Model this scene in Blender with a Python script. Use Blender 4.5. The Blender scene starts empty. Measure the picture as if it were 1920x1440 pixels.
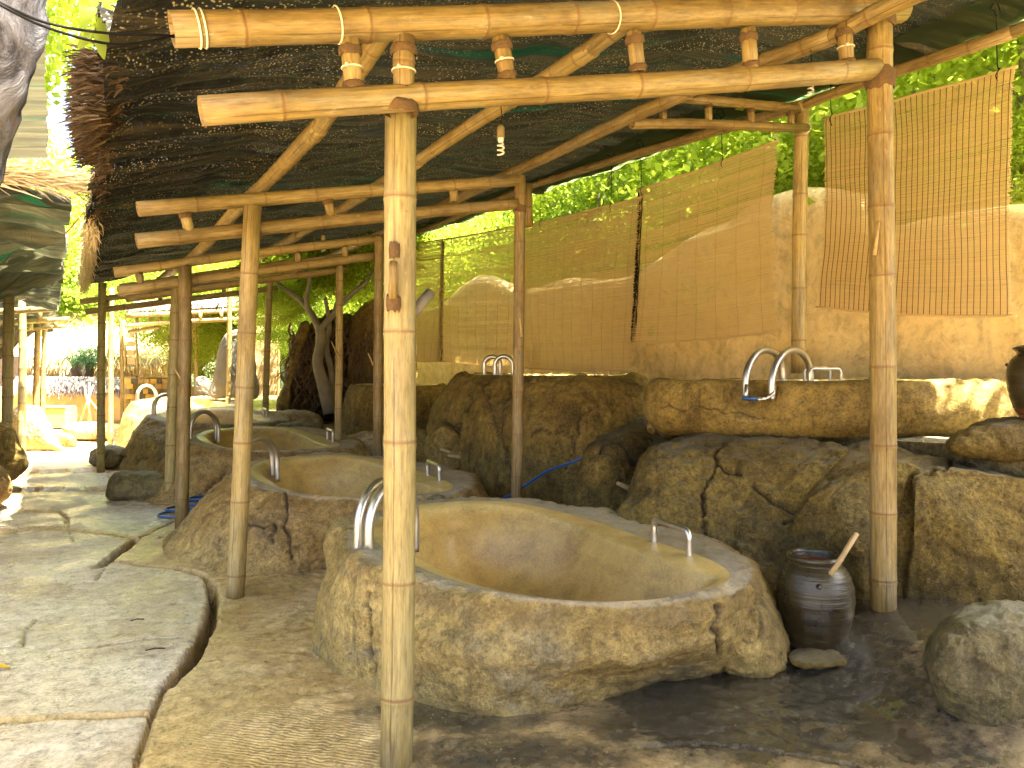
import bpy, math, random
import numpy as np
from mathutils import Vector, Matrix

random.seed(7); rng = np.random.default_rng(7)
SC = bpy.context.scene
C = SC.collection
R = math.radians

# ------------------------------------------------------------------ camera
F, CX, CY, H, YAW = 1440.0, 960.0, 690.0, 1.5, R(31)
cam_d = bpy.data.cameras.new('camera'); cam = bpy.data.objects.new('camera', cam_d); C.objects.link(cam)
cam.location = (0, 0, H); cam.rotation_euler = (R(90), 0, -YAW)
cam_d.sensor_width = 36; cam_d.lens = 27; cam_d.shift_y = -30 / 1920
cam_d.clip_start = 0.05; cam_d.clip_end = 800
SC.camera = cam
# ------------------------------------------------------------------ light
SUN_EL, SUN_AZ = R(68), R(148)      # azimuth clockwise from +Y
wd = bpy.data.worlds.new('World'); SC.world = wd; wd.use_nodes = True
wn = wd.node_tree.nodes; bg = wn['Background']
sky = wn.new('ShaderNodeTexSky'); sky.sky_type = 'NISHITA'; sky.sun_disc = False
sky.sun_elevation = SUN_EL; sky.sun_rotation = SUN_AZ; sky.air_density = .7; sky.dust_density = 7.0; sky.ozone_density = 0.0
wd.node_tree.links.new(sky.outputs[0], bg.inputs[0]); bg.inputs[1].default_value = 0.11
sd = bpy.data.lights.new('sun', 'SUN'); sun = bpy.data.objects.new('sun', sd); C.objects.link(sun)
sd.energy = 5.0; sd.angle = R(0.6); sd.color = (1.0, 0.91, 0.72)
sdir = Vector((math.sin(SUN_AZ) * math.cos(SUN_EL), math.cos(SUN_AZ) * math.cos(SUN_EL), math.sin(SUN_EL)))
sun.rotation_euler = sdir.to_track_quat('Z', 'Y').to_euler(); sun.location = (0, 0, 20)
vs = SC.view_settings
vs.view_transform = 'Standard'; vs.look = 'None'; vs.gamma = 1; vs.use_curve_mapping = False; vs.exposure = 3.8
SC.render.engine = 'CYCLES'
cy = SC.cycles
cy.max_bounces = 12; cy.diffuse_bounces = 7; cy.glossy_bounces = 3; cy.transmission_bounces = 6; cy.transparent_max_bounces = 10
cy.use_denoising = True; cy.sample_clamp_indirect = 8; cy.caustics_reflective = False; cy.caustics_refractive = False

# ------------------------------------------------------------------ places
cA, sA = math.cos(YAW), math.sin(YAW)
def W(px, py, d):
    x = (px - CX) / F * d
    return Vector((x * cA + d * sA, -x * sA + d * cA, H + (CY - py) / F * d))
def G(px, py, z=0.0): return W(px, py, F * (H - z) / (py - CY))
def XP(px, py, p): return W(px, py, p / ((px - CX) / F * cA + sA))
def YP(px, py, s): return W(px, py, s / (cA - (px - CX) / F * sA))
def proj(v):
    x = v[..., 0] * cA - v[..., 1] * sA; d = v[..., 0] * sA + v[..., 1] * cA
    d = np.where(np.abs(d) < 1e-3, 1e-3, d)
    return CX + F * x / d, CY - F * (v[..., 2] - H) / d, d

# ------------------------------------------------------------------ noise
_p = rng.permutation(256); _p = np.concatenate([_p, _p, _p])
_g = rng.normal(size=(256, 3)); _g /= np.linalg.norm(_g, axis=1)[:, None]
def perlin(P):
    P = np.asarray(P, float); i = np.floor(P).astype(int); f = P - i; i &= 255
    u = f * f * f * (f * (f * 6 - 15) + 10); out = 0
    for a in (0, 1):
        wa = u[..., 0] if a else 1 - u[..., 0]
        for b in (0, 1):
            wb = u[..., 1] if b else 1 - u[..., 1]
            for c in (0, 1):
                wc = u[..., 2] if c else 1 - u[..., 2]
                g = _g[_p[_p[_p[i[..., 0] + a] + i[..., 1] + b] + i[..., 2] + c]]
                out = out + wa * wb * wc * (g[..., 0] * (f[..., 0] - a) + g[..., 1] * (f[..., 1] - b) + g[..., 2] * (f[..., 2] - c))
    return out * 1.6
def fbm(P, o=4, g=0.5):
    P = np.asarray(P, float); s = 0; a = 1
    for k in range(o): s = s + a * perlin(P * 2 ** k + 17.3 * k); a *= g
    return s
def ridged(P, o=3):
    P = np.asarray(P, float); s = 0; a = 1
    for k in range(o): s = s + a * (1 - np.abs(perlin(P * 2 ** k + 9.1 * k)) * 2); a *= .5
    return s / 1.75

def sstep(x, a, b): t = np.clip((x - a) / (b - a), 0, 1); return t * t * (3 - 2 * t)
# ------------------------------------------------------------------ objects
ORG = {}
def thing(name, label, cat, loc=(0, 0, 0), group=None):
    o = bpy.data.objects.new(name, None); C.objects.link(o); o.empty_display_size = .1
    o.location = loc; o['label'] = label; o['category'] = cat
    if group: o['group'] = group
    ORG[o.name] = Vector(loc); return o
def tag(o, label=None, cat=None, group=None, kind=None):
    if label: o['label'] = label
    if cat: o['category'] = cat
    if group: o['group'] = group
    if kind: o['kind'] = kind
    return o
def org(o): return ORG.get(o.name, Vector((0, 0, 0)))
def mk(name, V, Fc, mat, parent=None, smooth=True, attrs=None, origin=None, mats=None, fmat=None):
    V = np.asarray(V, np.float64).reshape(-1, 3)
    if parent is not None: o0 = org(parent)
    elif origin is not None: o0 = Vector(origin)
    else:
        o0 = Vector(((V[:, 0].min() + V[:, 0].max()) / 2, (V[:, 1].min() + V[:, 1].max()) / 2, V[:, 2].min()))
    V = V - np.array(o0)
    me = bpy.data.meshes.new(name)
    if isinstance(Fc, np.ndarray):
        n, k = Fc.shape
        me.vertices.add(len(V)); me.vertices.foreach_set('co', V.astype(np.float32).ravel())
        me.loops.add(n * k); me.loops.foreach_set('vertex_index', Fc.astype(np.int32).ravel())
        me.polygons.add(n); me.polygons.foreach_set('loop_start', np.arange(0, n * k, k, dtype=np.int32))
        me.polygons.foreach_set('loop_total', np.full(n, k, np.int32))
    else:
        me.from_pydata(V.tolist(), [], Fc)
    me.update(calc_edges=True); me.validate()
    if smooth: me.polygons.foreach_set('use_smooth', np.ones(len(me.polygons), bool))
    for m in (mats or [mat]): me.materials.append(m)
    if fmat is not None: me.polygons.foreach_set('material_index', np.asarray(fmat, np.int32))
    for k, a in (attrs or {}).items():
        a = np.asarray(a, np.float32)
        if a.ndim == 1: at = me.attributes.new(k, 'FLOAT', 'POINT'); at.data.foreach_set('value', a)
        else: at = me.attributes.new(k, 'FLOAT_VECTOR', 'POINT'); at.data.foreach_set('vector', a.ravel())
    o = bpy.data.objects.new(name, me); C.objects.link(o)
    if parent is not None: o.parent = parent
    else: o.location = o0
    ORG[o.name] = o0
    return o
class MB:
    def __init__(s): s.v = []; s.f = []; s.a = []; s.n = 0
    def add(s, V, Fc, gc=None):
        V = np.asarray(V, float).reshape(-1, 3)
        s.v.append(V); s.f += [tuple(int(i) + s.n for i in f) for f in Fc]
        s.a.append(V if gc is None else np.asarray(gc)); s.n += len(V); return s
    def build(s, name, mat, parent=None, smooth=True, **k):
        return mk(name, np.concatenate(s.v), s.f, mat, parent, smooth, {'gc': np.concatenate(s.a)}, **k)
def gridfaces(n, m, closed=True):
    a = np.arange(n - 1)[:, None] * m; j = np.arange(m if closed else m - 1)[None, :]; j2 = (j + 1) % m
    return np.stack([a + j, a + j2, a + m + j2, a + m + j], -1).reshape(-1, 4)
def box_vf(c, size, rz=0, tilt=None):
    x, y, z = [k / 2 for k in size]
    V = np.array([(a * x, b * y, c_ * z) for a in (-1, 1) for b in (-1, 1) for c_ in (-1, 1)])
    cz, sz = math.cos(rz), math.sin(rz)
    V = V @ np.array([[cz, sz, 0], [-sz, cz, 0], [0, 0, 1]]) + np.array(c)
    return V, [(0, 1, 3, 2), (4, 6, 7, 5), (0, 4, 5, 1), (2, 3, 7, 6), (0, 2, 6, 4), (1, 5, 7, 3)]
def bevelled(o, w=.01, seg=2):
    m = o.modifiers.new('bevel', 'BEVEL'); m.width = w; m.segments = seg; m.limit_method = 'ANGLE'; return o

def sweep(path, rad, sides=12, cap=True, resample=None, smoothp=False):
    """tube along a path; rad scalar or per-point list. returns V, F, gc"""
    P = [Vector(p) for p in path]
    rr = [rad] * len(P) if np.isscalar(rad) else list(rad)
    if smoothp:
        Q = []; q = []; n = len(P); K = smoothp
        for i in range(n - 1):
            p0 = P[max(i - 1, 0)]; p1 = P[i]; p2 = P[i + 1]; p3 = P[min(i + 2, n - 1)]
            for k in range(K):
                t = k / K
                Q.append(.5 * ((2 * p1) + (p2 - p0) * t + (2 * p0 - 5 * p1 + 4 * p2 - p3) * t * t + (3 * p1 - p0 - 3 * p2 + p3) * t ** 3))
                q.append(rr[i] * (1 - t) + rr[i + 1] * t)
        Q.append(P[-1]); q.append(rr[-1]); P = Q; rr = q
    n = len(P); V = []; gc = []; L = 0
    t0 = (P[1] - P[0]).normalized()
    u = t0.orthogonal().normalized(); w = t0.cross(u); tp = t0
    for i in range(n):
        t = ((P[min(i + 1, n - 1)] - P[max(i - 1, 0)])).normalized()
        q = tp.rotation_difference(t); u = q @ u; w = q @ w; tp = t
        if i: L += (P[i] - P[i - 1]).length
        for k in range(sides):
            a = 2 * math.pi * k / sides
            V.append(P[i] + (u * math.cos(a) + w * math.sin(a)) * rr[i])
            gc.append((math.cos(a) * rr[i], math.sin(a) * rr[i], L))
    Fc = [tuple(r) for r in gridfaces(n, sides)]
    if cap:
        Fc.append(tuple(range(sides - 1, -1, -1))); Fc.append(tuple((n - 1) * sides + k for k in range(sides)))
    return np.array([tuple(v) for v in V]), Fc, np.array(gc)

# ------------------------------------------------------------------ material kit
def newmat(name):
    m = bpy.data.materials.new(name); m.use_nodes = True; nt = m.node_tree; nt.nodes.clear()
    return m, nt
class K:
    def __init__(s, name): s.m, s.nt = newmat(name); s.N = s.nt.nodes; s.L = s.nt.links; s.out = s.N.new('ShaderNodeOutputMaterial')
    def put(s, sock, v):
        if v is None: return
        if isinstance(v, bpy.types.NodeSocket): s.L.new(v, sock)
        else:
            if isinstance(v, (tuple, list)) and len(v) == 3 and sock.type == 'RGBA': v = (*v, 1)
            sock.default_value = v
    def obj(s): return s.N.new('ShaderNodeTexCoord').outputs['Object']
    def geo(s): return s.N.new('ShaderNodeNewGeometry').outputs['Position']
    def attr(s, n, o='Vector'): a = s.N.new('ShaderNodeAttribute'); a.attribute_name = n; return a.outputs[o]
    def rnd(s): return s.N.new('ShaderNodeObjectInfo').outputs['Random']
    def xyz(s, v): n = s.N.new('ShaderNodeSeparateXYZ'); s.put(n.inputs[0], v); return n.outputs
    def mapv(s, v, scale=(1, 1, 1), loc=(0, 0, 0), rot=(0, 0, 0)):
        n = s.N.new('ShaderNodeMapping'); s.put(n.inputs[0], v); n.inputs['Scale'].default_value = scale
        n.inputs['Location'].default_value = loc; n.inputs['Rotation'].default_value = rot; return n.outputs[0]
    def noise(s, v, scale, detail=5, rough=.55, dist=0, o='Fac'):
        n = s.N.new('ShaderNodeTexNoise'); s.put(n.inputs['Vector'], v); n.inputs['Scale'].default_value = scale
        n.inputs['Detail'].default_value = detail; n.inputs['Roughness'].default_value = rough; n.inputs['Distortion'].default_value = dist
        return n.outputs[o]
    def voro(s, v, scale, feat='F1', o='Distance'):
        n = s.N.new('ShaderNodeTexVoronoi'); n.feature = feat; s.put(n.inputs['Vector'], v); n.inputs['Scale'].default_value = scale
        return n.outputs[o]
    def wave(s, v, scale, dist=2, dscale=1, axis='X', det=2):
        n = s.N.new('ShaderNodeTexWave'); n.bands_direction = axis; s.put(n.inputs['Vector'], v); n.inputs['Scale'].default_value = scale
        n.inputs['Distortion'].default_value = dist; n.inputs['Detail'].default_value = det; n.inputs['Detail Scale'].default_value = dscale
        return n.outputs['Fac']
    def ramp(s, f, stops, interp='LINEAR'):
        n = s.N.new('ShaderNodeValToRGB'); n.color_ramp.interpolation = interp; s.put(n.inputs[0], f); e = n.color_ramp.elements
        while len(e) < len(stops): e.new(.5)
        for x, (p, c) in zip(e, stops):
            x.position = p; x.color = (c, c, c, 1) if not isinstance(c, (tuple, list)) else (*c, 1)
        return n.outputs[0]
    def mix(s, f, a, b, mode='MIX'):
        n = s.N.new('ShaderNodeMix'); n.data_type = 'RGBA'; n.blend_type = mode
        s.put(n.inputs['Factor'], f); s.put(n.inputs['A'], a); s.put(n.inputs['B'], b)
        for i in n.inputs:
            pass
        s.put(n.inputs[6], a); s.put(n.inputs[7], b); s.put(n.inputs[0], f)
        return n.outputs[2]
    def math(s, op, a, b=0, c=None, clamp=False):
        n = s.N.new('ShaderNodeMath'); n.operation = op; n.use_clamp = clamp; s.put(n.inputs[0], a); s.put(n.inputs[1], b)
        if c is not None: s.put(n.inputs[2], c)
        return n.outputs[0]
    def bump(s, h, strength=.5, dist=.01, normal=None):
        n = s.N.new('ShaderNodeBump'); n.inputs['Strength'].default_value = strength; n.inputs['Distance'].default_value = dist
        s.put(n.inputs['Height'], h); s.put(n.inputs['Normal'], normal) if normal is not None else None
        return n.outputs[0]
    def bsdf(s, col, rough=.6, normal=None, metal=0, spec=.5, coat=0, subs=0, emit=None):
        n = s.N.new('ShaderNodeBsdfPrincipled'); s.put(n.inputs['Base Color'], col); s.put(n.inputs['Roughness'], rough)
        s.put(n.inputs['Metallic'], metal); s.put(n.inputs['Specular IOR Level'], spec); s.put(n.inputs['Coat Weight'], coat)
        if normal is not None: s.put(n.inputs['Normal'], normal)
        return n.outputs[0]
    def transl(s, col): n = s.N.new('ShaderNodeBsdfTranslucent'); s.put(n.inputs[0], col); return n.outputs[0]
    def transp(s): return s.N.new('ShaderNodeBsdfTransparent').outputs[0]
    def mixs(s, f, a, b): n = s.N.new('ShaderNodeMixShader'); s.put(n.inputs[0], f); s.put(n.inputs[1], a); s.put(n.inputs[2], b); return n.outputs[0]
    def done(s, sh): s.L.new(sh, s.out.inputs[0]); return s.m

def m_bamboo(name, light, mid, dark, green=.15):
    k = K(name); g = k.attr('gc'); r = k.rnd()
    off = k.N.new('ShaderNodeVectorMath'); off.operation = 'ADD'; k.put(off.inputs[0], g)
    cb = k.N.new('ShaderNodeCombineXYZ'); k.put(cb.inputs[2], k.math('MULTIPLY', r, 37)); k.put(cb.inputs[0], k.math('MULTIPLY', r, 11)); k.put(off.inputs[1], cb.outputs[0])
    v = off.outputs[0]
    fib = k.noise(k.mapv(v, (60, 60, 1.2)), 1.5, 4, .6)
    blot = k.noise(k.mapv(v, (6, 6, 2)), 1.3, 5, .6)
    c = k.mix(k.ramp(fib, [(.40, 0), (.62, 1)]), mid, light)
    fb2 = k.noise(k.mapv(v, (110, 110, .8), (3, 1, 2)), 1.2, 3, .7); c = k.mix(k.ramp(fb2, [(.56, 0), (.70, .55)]), c, dark)
    c = k.mix(k.ramp(blot, [(.48, 0), (.66, .85)]), c, dark)
    c = k.mix(k.math('MULTIPLY', r, green), c, (.34, .33, .14))
    wea = k.noise(k.mapv(v, (9, 9, 1.5), (7, 3, 5)), 1.1, 6, .7); c = k.mix(k.ramp(wea, [(.5, 0), (.68, .6)]), c, (.27, .25, .17))
    c = k.mix(1.0, c, k.ramp(k.noise(k.mapv(v, (40, 40, 5)), 2, 4, .7), [(.3, .62), (.5, 1), (.7, 1.25)]), 'MULTIPLY')
    spk = k.noise(v, 55, 3, .7); c = k.mix(k.ramp(spk, [(.66, 0), (.74, .55)]), c, (.16, .09, .035))
    c = k.mix(1.0, c, k.ramp(r, [(0, .68), (1, 1.12)]), 'MULTIPLY')
    c = k.mix(k.math('MULTIPLY', k.attr('node', 'Fac'), .8), c, (.17, .085, .03))
    go = k.xyz(g); ln = k.math('ABSOLUTE', k.math('ADD', go[1], k.math('MULTIPLY', k.math('SUBTRACT', k.noise(k.mapv(v, (0, 0, 2)), 1.5, 3), .5), .012)))
    lg = k.math('MULTIPLY', k.ramp(ln, [(.0006, 1), (.0018, 0)]), k.ramp(k.noise(k.mapv(v, (0, 0, 1)), 1.1, 2), [(.45, 0), (.5, .85)])); c = k.mix(lg, c, (.06, .035, .015))
    scr = k.noise(k.mapv(v, (14, 14, 3)), 3, 6, .7); c = k.mix(k.ramp(scr, [(.62, 0), (.72, .35)]), c, (.62, .55, .42))
    h = k.math('ADD', k.math('MULTIPLY', fib, .5), k.math('MULTIPLY', spk, .25))
    n = k.bump(h, .35, .004)
    return k.done(k.bsdf(c, k.ramp(blot, [(.3, .38), (.7, .6)]), n, spec=.4))
def m_rock(name, base, dark, pale, grey=(.30, .27, .24), greyamt=.35, speck=.5, bstr=.8, bdist=.02, rough=.75, wetness=0, sc=1.0, top=None):
    k = K(name); v = k.geo()
    big = k.noise(v, .9 * sc, 5, .6, .3); med = k.noise(v, 3.1 * sc, 6, .62, .4); fine = k.noise(v, 38, 4, .75); grit = k.noise(v, 120, 3, .8)
    c = k.mix(k.ramp(med, [(.32, 0), (.68, 1)]), dark, base)
    c = k.mix(k.ramp(big, [(.42, 0), (.7, .8)]), c, pale)
    c = k.mix(k.ramp(k.noise(k.mapv(v, (1, 1, 1.6), (5, 3, 1)), 1.6 * sc, 6, .65, .6), [(.52, 0), (.64, greyamt)]), c, grey)
    stre = k.noise(k.mapv(v, (4, 4, .7), (2, 7, 0)), 1.4, 5, .65)
    c = k.mix(k.ramp(stre, [(.54, 0), (.72, .75)]), c, tuple(x * .45 for x in dark))
    c = k.mix(k.ramp(fine, [(.5, 0), (.72, speck)]), c, tuple(x * .35 for x in dark))
    c = k.mix(k.ramp(grit, [(.55, 0), (.75, .35)]), c, tuple(min(.7, x * 1.6) for x in pale))
    mt_ = k.math('ADD', k.math('MULTIPLY', k.noise(v, 17, 5, .75, .4), .6), k.math('MULTIPLY', k.noise(v, 62, 3, .8), .4))
    c = k.mix(1.0, c, k.ramp(mt_, [(.36, .38), (.5, .95), (.64, 1.45)]), 'MULTIPLY')
    if top: c = k.mix(k.math('MULTIPLY', k.ramp(k.xyz(k.N.new('ShaderNodeNewGeometry').outputs['Normal'])[2], [(.86, 0), (.98, 1)]), k.ramp(med, [(.3, .2), (.6, .85)])), c, top)  # grey sky sheen painted into the colour of upward-facing rock
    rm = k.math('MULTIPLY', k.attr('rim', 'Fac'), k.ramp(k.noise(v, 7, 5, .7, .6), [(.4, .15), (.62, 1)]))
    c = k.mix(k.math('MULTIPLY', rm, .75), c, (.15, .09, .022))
    c = k.mix(k.math('MULTIPLY', k.attr('worn', 'Fac'), k.ramp(k.noise(v, 9, 5, .7), [(.3, .3), (.6, .8)])), c, (.42, .37, .27))
    c = k.mix(k.math('MULTIPLY', k.attr('crack', 'Fac'), .9), c, (.035, .022, .012))
    h = k.math('ADD', k.math('MULTIPLY', k.noise(v, 14, 6, .7), .9), k.math('ADD', k.math('MULTIPLY', fine, .45), k.math('MULTIPLY', grit, .18)))
    n = k.bump(h, bstr, bdist)
    rf = k.ramp(k.noise(v, 1.7, 4, .6), [(.4, max(.15, rough - .45 * wetness)), (.65, rough)])
    return k.done(k.bsdf(c, rf, n, spec=.35 + .25 * wetness))
def m_simple(name, col, rough=.6, metal=0, var=.25, sc=8, bstr=.2, bdist=.005, spec=.5, dark=None, coat=0):
    k = K(name); v = k.geo(); nz = k.noise(v, sc, 5, .6)
    c = k.mix(k.ramp(nz, [(.3, 0), (.7, 1)]), tuple(x * (1 - var) for x in col) if dark is None else dark, col)
    return k.done(k.bsdf(c, k.ramp(nz, [(.3, rough * .8), (.7, min(1, rough * 1.15))]), k.bump(k.noise(v, sc * 4, 5, .65), bstr, bdist), metal, spec, coat))

MT = {}
MT['bamboo'] = m_bamboo('bamboo_warm', (.36, .26, .095), (.28, .19, .060), (.165, .10, .03))
MT['bamboo_pale'] = m_bamboo('bamboo_pale', (.36, .29, .13), (.27, .205, .08), (.17, .11, .04), .35)
MT['bamboo_far'] = m_bamboo('bamboo_far', (.42, .31, .12), (.33, .23, .08), (.2, .13, .045), .6)
MT['rock_tan'] = m_rock('rock_tan', (.38, .265, .075), (.13, .085, .022), (.52, .40, .15), (.24, .215, .14), .7, .6, 1.0, .030, .7, .5)
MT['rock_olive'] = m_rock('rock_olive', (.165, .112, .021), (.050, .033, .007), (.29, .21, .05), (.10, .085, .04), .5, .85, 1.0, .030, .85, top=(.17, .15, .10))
MT['rock_ochre'] = m_rock('rock_ochre', (.26, .175, .036), (.085, .055, .012), (.38, .275, .075), (.17, .13, .055), .4, .5, .9, .018, .75)
MT['rock_red'] = m_rock('rock_red', (.40, .255, .085), (.16, .095, .028), (.50, .37, .15), (.27, .21, .13), .4, .5, 1.0, .026, .75)
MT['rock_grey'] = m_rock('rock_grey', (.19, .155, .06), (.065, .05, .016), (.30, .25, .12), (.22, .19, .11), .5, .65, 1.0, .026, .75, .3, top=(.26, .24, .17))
MT['rock_white'] = m_rock('rock_white', (.50, .39, .20), (.28, .21, .09), (.64, .54, .36), (.48, .42, .32), .3, .3, .7, .018, .8)
def m_basin():
    k = K('tub_plaster'); v = k.geo(); z = k.xyz(k.attr('tz'))[2]
    n1 = k.noise(v, 2.2, 5, .6, .4); c = k.mix(k.ramp(n1, [(.35, 0), (.65, 1)]), (.46, .285, .075), (.56, .385, .12))
    c = k.mix(k.ramp(k.noise(k.mapv(v, (5, 5, .8)), 1.1, 5, .6), [(.5, 0), (.7, .55)]), c, (.42, .25, .07))
    zn = k.math('ADD', k.attr('depth', 'Fac'), k.math('MULTIPLY', k.noise(v, 3, 3), .10))
    c = k.mix(k.ramp(zn, [(.17, 0), (.19, .5), (.21, .2), (.5, .3)]), c, (.40, .27, .08))
    c = k.mix(k.ramp(zn, [(.03, .8), (.10, 0)]), c, (.66, .52, .20))
    sp = k.noise(v, 150, 2, .8); reg = k.ramp(k.noise(v, 1.9, 4, .6, .5), [(.48, .06), (.6, .95)])
    c = k.mix(k.math('MULTIPLY', k.ramp(sp, [(.54, 0), (.62, .7)]), reg), c, (.17, .13, .08))
    c = k.mix(1.0, c, k.ramp(k.math('ADD', k.math('MULTIPLY', k.noise(v, 5, 6, .75, .5), .55), k.math('MULTIPLY', k.noise(v, 75, 3, .8), .45)), [(.36, .6), (.5, 1), (.62, 1.2)]), 'MULTIPLY')
    n = k.bump(k.math('ADD', k.noise(v, 90, 4, .7), k.math('MULTIPLY', k.noise(v, 9, 4), 1.5)), .35, .006)
    return k.done(k.bsdf(c, k.ramp(n1, [(.35, .3), (.65, .5)]), n, spec=.5))
MT['basin'] = m_basin()
def m_floor(name, cols, wet=.5, tint=None):
    k = K(name); v = k.geo()
    big = k.noise(v, .7, 5, .6, .4); med = k.noise(v, 2.7, 6, .62, .5); fine = k.noise(v, 42, 4, .75); grit = k.noise(v, 130, 3, .8)
    c = k.mix(k.ramp(med, [(.33, 0), (.66, 1)]), cols[0], cols[1])
    c = k.mix(k.ramp(big, [(.45, 0), (.68, .85)]), c, cols[2])
    c = k.mix(k.ramp(k.noise(v, 6, 6, .7, .8), [(.58, 0), (.68, .6)]), c, tuple(x * .42 for x in cols[0]))
    c = k.mix(k.ramp(fine, [(.52, 0), (.74, .5)]), c, tuple(x * .4 for x in cols[0]))
    c = k.mix(k.ramp(grit, [(.56, 0), (.72, .4)]), c, (.66, .58, .44))
    mt_ = k.math('ADD', k.math('MULTIPLY', k.noise(v, 13, 5, .75, .4), .6), k.math('MULTIPLY', k.noise(v, 55, 3, .8), .4))
    c = k.mix(1.0, c, k.ramp(mt_, [(.36, .42), (.5, .95), (.64, 1.35)]), 'MULTIPLY')
    w = k.attr('wet', 'Fac')       # soaked ground: darker and smoother
    wn_ = k.math('ADD', w, k.math('MULTIPLY', k.math('SUBTRACT', k.noise(v, 5, 6, .7), .5), 1.1), clamp=True)
    dk = k.mix(k.ramp(k.noise(v, 24, 4, .7), [(.4, 0), (.65, 1)]), (.011, .012, .012), (.06, .058, .048))
    c = k.mix(k.ramp(wn_, [(.35, 0), (.8, .95)]), c, dk)
    c = k.mix(k.math('MULTIPLY', k.attr('crack', 'Fac'), .85), c, (.06, .04, .02))
    film = k.ramp(k.noise(v, 1.3, 5, .65, .6), [(.45, .22), (.6, .62)])
    rf = k.mix(k.ramp(wn_, [(.3, 0), (.8, 1)]), film, (.2, .2, .2))
    h = k.math('ADD', k.math('MULTIPLY', k.noise(v, 11, 6, .7, .3), 1.0), k.math('ADD', k.math('MULTIPLY', fine, .4), k.math('MULTIPLY', grit, .16)))
    br = k.wave(k.mapv(v, (1, 1, 1)), 22, 6, .8, 'DIAGONAL')
    h = k.math('ADD', h, k.math('MULTIPLY', br, k.math('MULTIPLY', k.attr('broom', 'Fac'), .35)))
    return k.done(k.bsdf(c, rf, k.bump(h, .7, .012), spec=k.math('ADD', .5, k.math('MULTIPLY', w, .5)), coat=k.math('MULTIPLY', k.ramp(wn_, [(.35, 0), (.7, 1)]), .8)))
MT['ground'] = m_floor('cement_ground', [(.38, .25, .10), (.54, .39, .19), (.62, .48, .28)])
MT['slab'] = m_floor('slab_cement', [(.46, .36, .25), (.60, .52, .41), (.72, .66, .56)])
def m_wall():
    k = K('clay_plaster'); v = k.geo(); n1 = k.noise(v, 1.1, 6, .65, .6); n2 = k.noise(v, 5, 6, .65)
    c = k.mix(k.ramp(n1, [(.35, 0), (.65, 1)]), (.70, .53, .25), (.80, .65, .36))
    c = k.mix(k.ramp(n2, [(.5, 0), (.72, .6)]), c, (.56, .41, .20))
    c = k.mix(k.ramp(k.noise(v, 60, 3, .7), [(.55, 0), (.75, .3)]), c, (.40, .26, .1))
    c = k.mix(k.ramp(k.noise(k.mapv(v, (3, 3, .5), (4, 1, 0)), 1, 5, .6), [(.56, 0), (.72, .45)]), c, (.46, .38, .24))
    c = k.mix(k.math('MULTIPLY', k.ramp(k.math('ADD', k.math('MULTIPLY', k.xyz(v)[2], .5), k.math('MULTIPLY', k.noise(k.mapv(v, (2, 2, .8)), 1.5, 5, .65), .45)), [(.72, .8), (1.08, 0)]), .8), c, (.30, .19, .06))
    c = k.mix(k.math('MULTIPLY', k.attr('crack', 'Fac'), .8), c, (.12, .07, .03))
    c = k.mix(1.0, c, k.ramp(k.noise(v, 8, 6, .7, .5), [(.35, .72), (.5, 1), (.66, 1.12)]), 'MULTIPLY')
    return k.done(k.bsdf(c, .85, k.bump(k.math('ADD', k.noise(v, 28, 6, .7), k.math('MULTIPLY', k.noise(v, 5, 4, .6, 1.0), 2.0)), .8, .012), spec=.2))
MT['wall'] = m_wall()
def m_cloth(name, dark, light, green, holes=.12, tl=.5, glow=(.05, .07, .02), glint=False):
    k = K(name); v = k.attr('gc'); x = k.xyz(v)
    st = k.noise(k.mapv(v, (.6, 14, 1)), 1.4, 4, .7)
    c = k.mix(k.ramp(st, [(.46, 0), (.62, 1)]), dark, light)
    gl = k.ramp(k.noise(k.mapv(v, (.05, 3.1, 1), (3, 2, 0)), 4, 2, .5), [(.63, 0), (.66, 1)])
    c = k.mix(k.math('MULTIPLY', gl, .8), c, green)
    hn = k.voro(k.mapv(v, (70, 120, 1)), 1.0); pn = k.noise(k.mapv(v, (1, 5, 1)), 1.2, 4, .6)
    hole = k.math('MULTIPLY', k.ramp(hn, [(.10, 1), (.17, 0)]), k.ramp(pn, [(.46, 0), (.56, 1)]))
    wv = k.noise(k.mapv(v, (30, 90, 1)), 2.0, 2, .6)
    if glint: c = k.mix(k.math('MULTIPLY', k.ramp(k.voro(k.mapv(v, (60, 95, 1), (3, 5, 0)), 1.0), [(.2, 1), (.34, 0)]), k.ramp(k.noise(k.mapv(v, (1.2, 5, 1), (7, 0, 0)), 1.3, 5, .65), [(.42, 0), (.56, .9)])), c, (.34, .30, .20))  # pale specks painted in as light glints on the net
    sh = k.bsdf(c, .7, k.bump(k.math('ADD', wv, st), .8, .012), spec=.2)
    sh = k.mixs(tl, sh, k.transl(k.mix(gl, glow, green)))
    return k.done(k.mixs(k.math('MULTIPLY', hole, holes), sh, k.transp()))
MT['cloth'] = m_cloth('shade_net_black', (.004, .004, .003), (.045, .037, .022), (.003, .03, .015), .16, .06, (.02, .02, .01), True)
MT['cloth_grn'] = m_cloth('shade_net_green', (.02, .03, .015), (.07, .075, .035), (.01, .26, .13), .3, .5, (.22, .28, .12))
MT['cloth_left'] = m_cloth('shade_net_mixed', (.03, .034, .022), (.24, .22, .15), (.01, .16, .085), .3, .3, (.14, .14, .08))
MT['cloth_pale'] = m_cloth('shade_net_faded', (.20, .18, .13), (.42, .39, .29), (.15, .32, .22), .3, .45, (.45, .42, .3))
def m_thatch(name, a, b, c3):
    k = K(name); g = k.attr('gc'); s = k.xyz(g)[0]
    c = k.mix(s, a, b); c = k.mix(k.ramp(k.noise(k.geo(), 3, 3), [(.5, 0), (.7, .7)]), c, c3)
    return k.done(k.mixs(.12, k.bsdf(c, .8, None, spec=.2), k.transl(b)))
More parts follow.
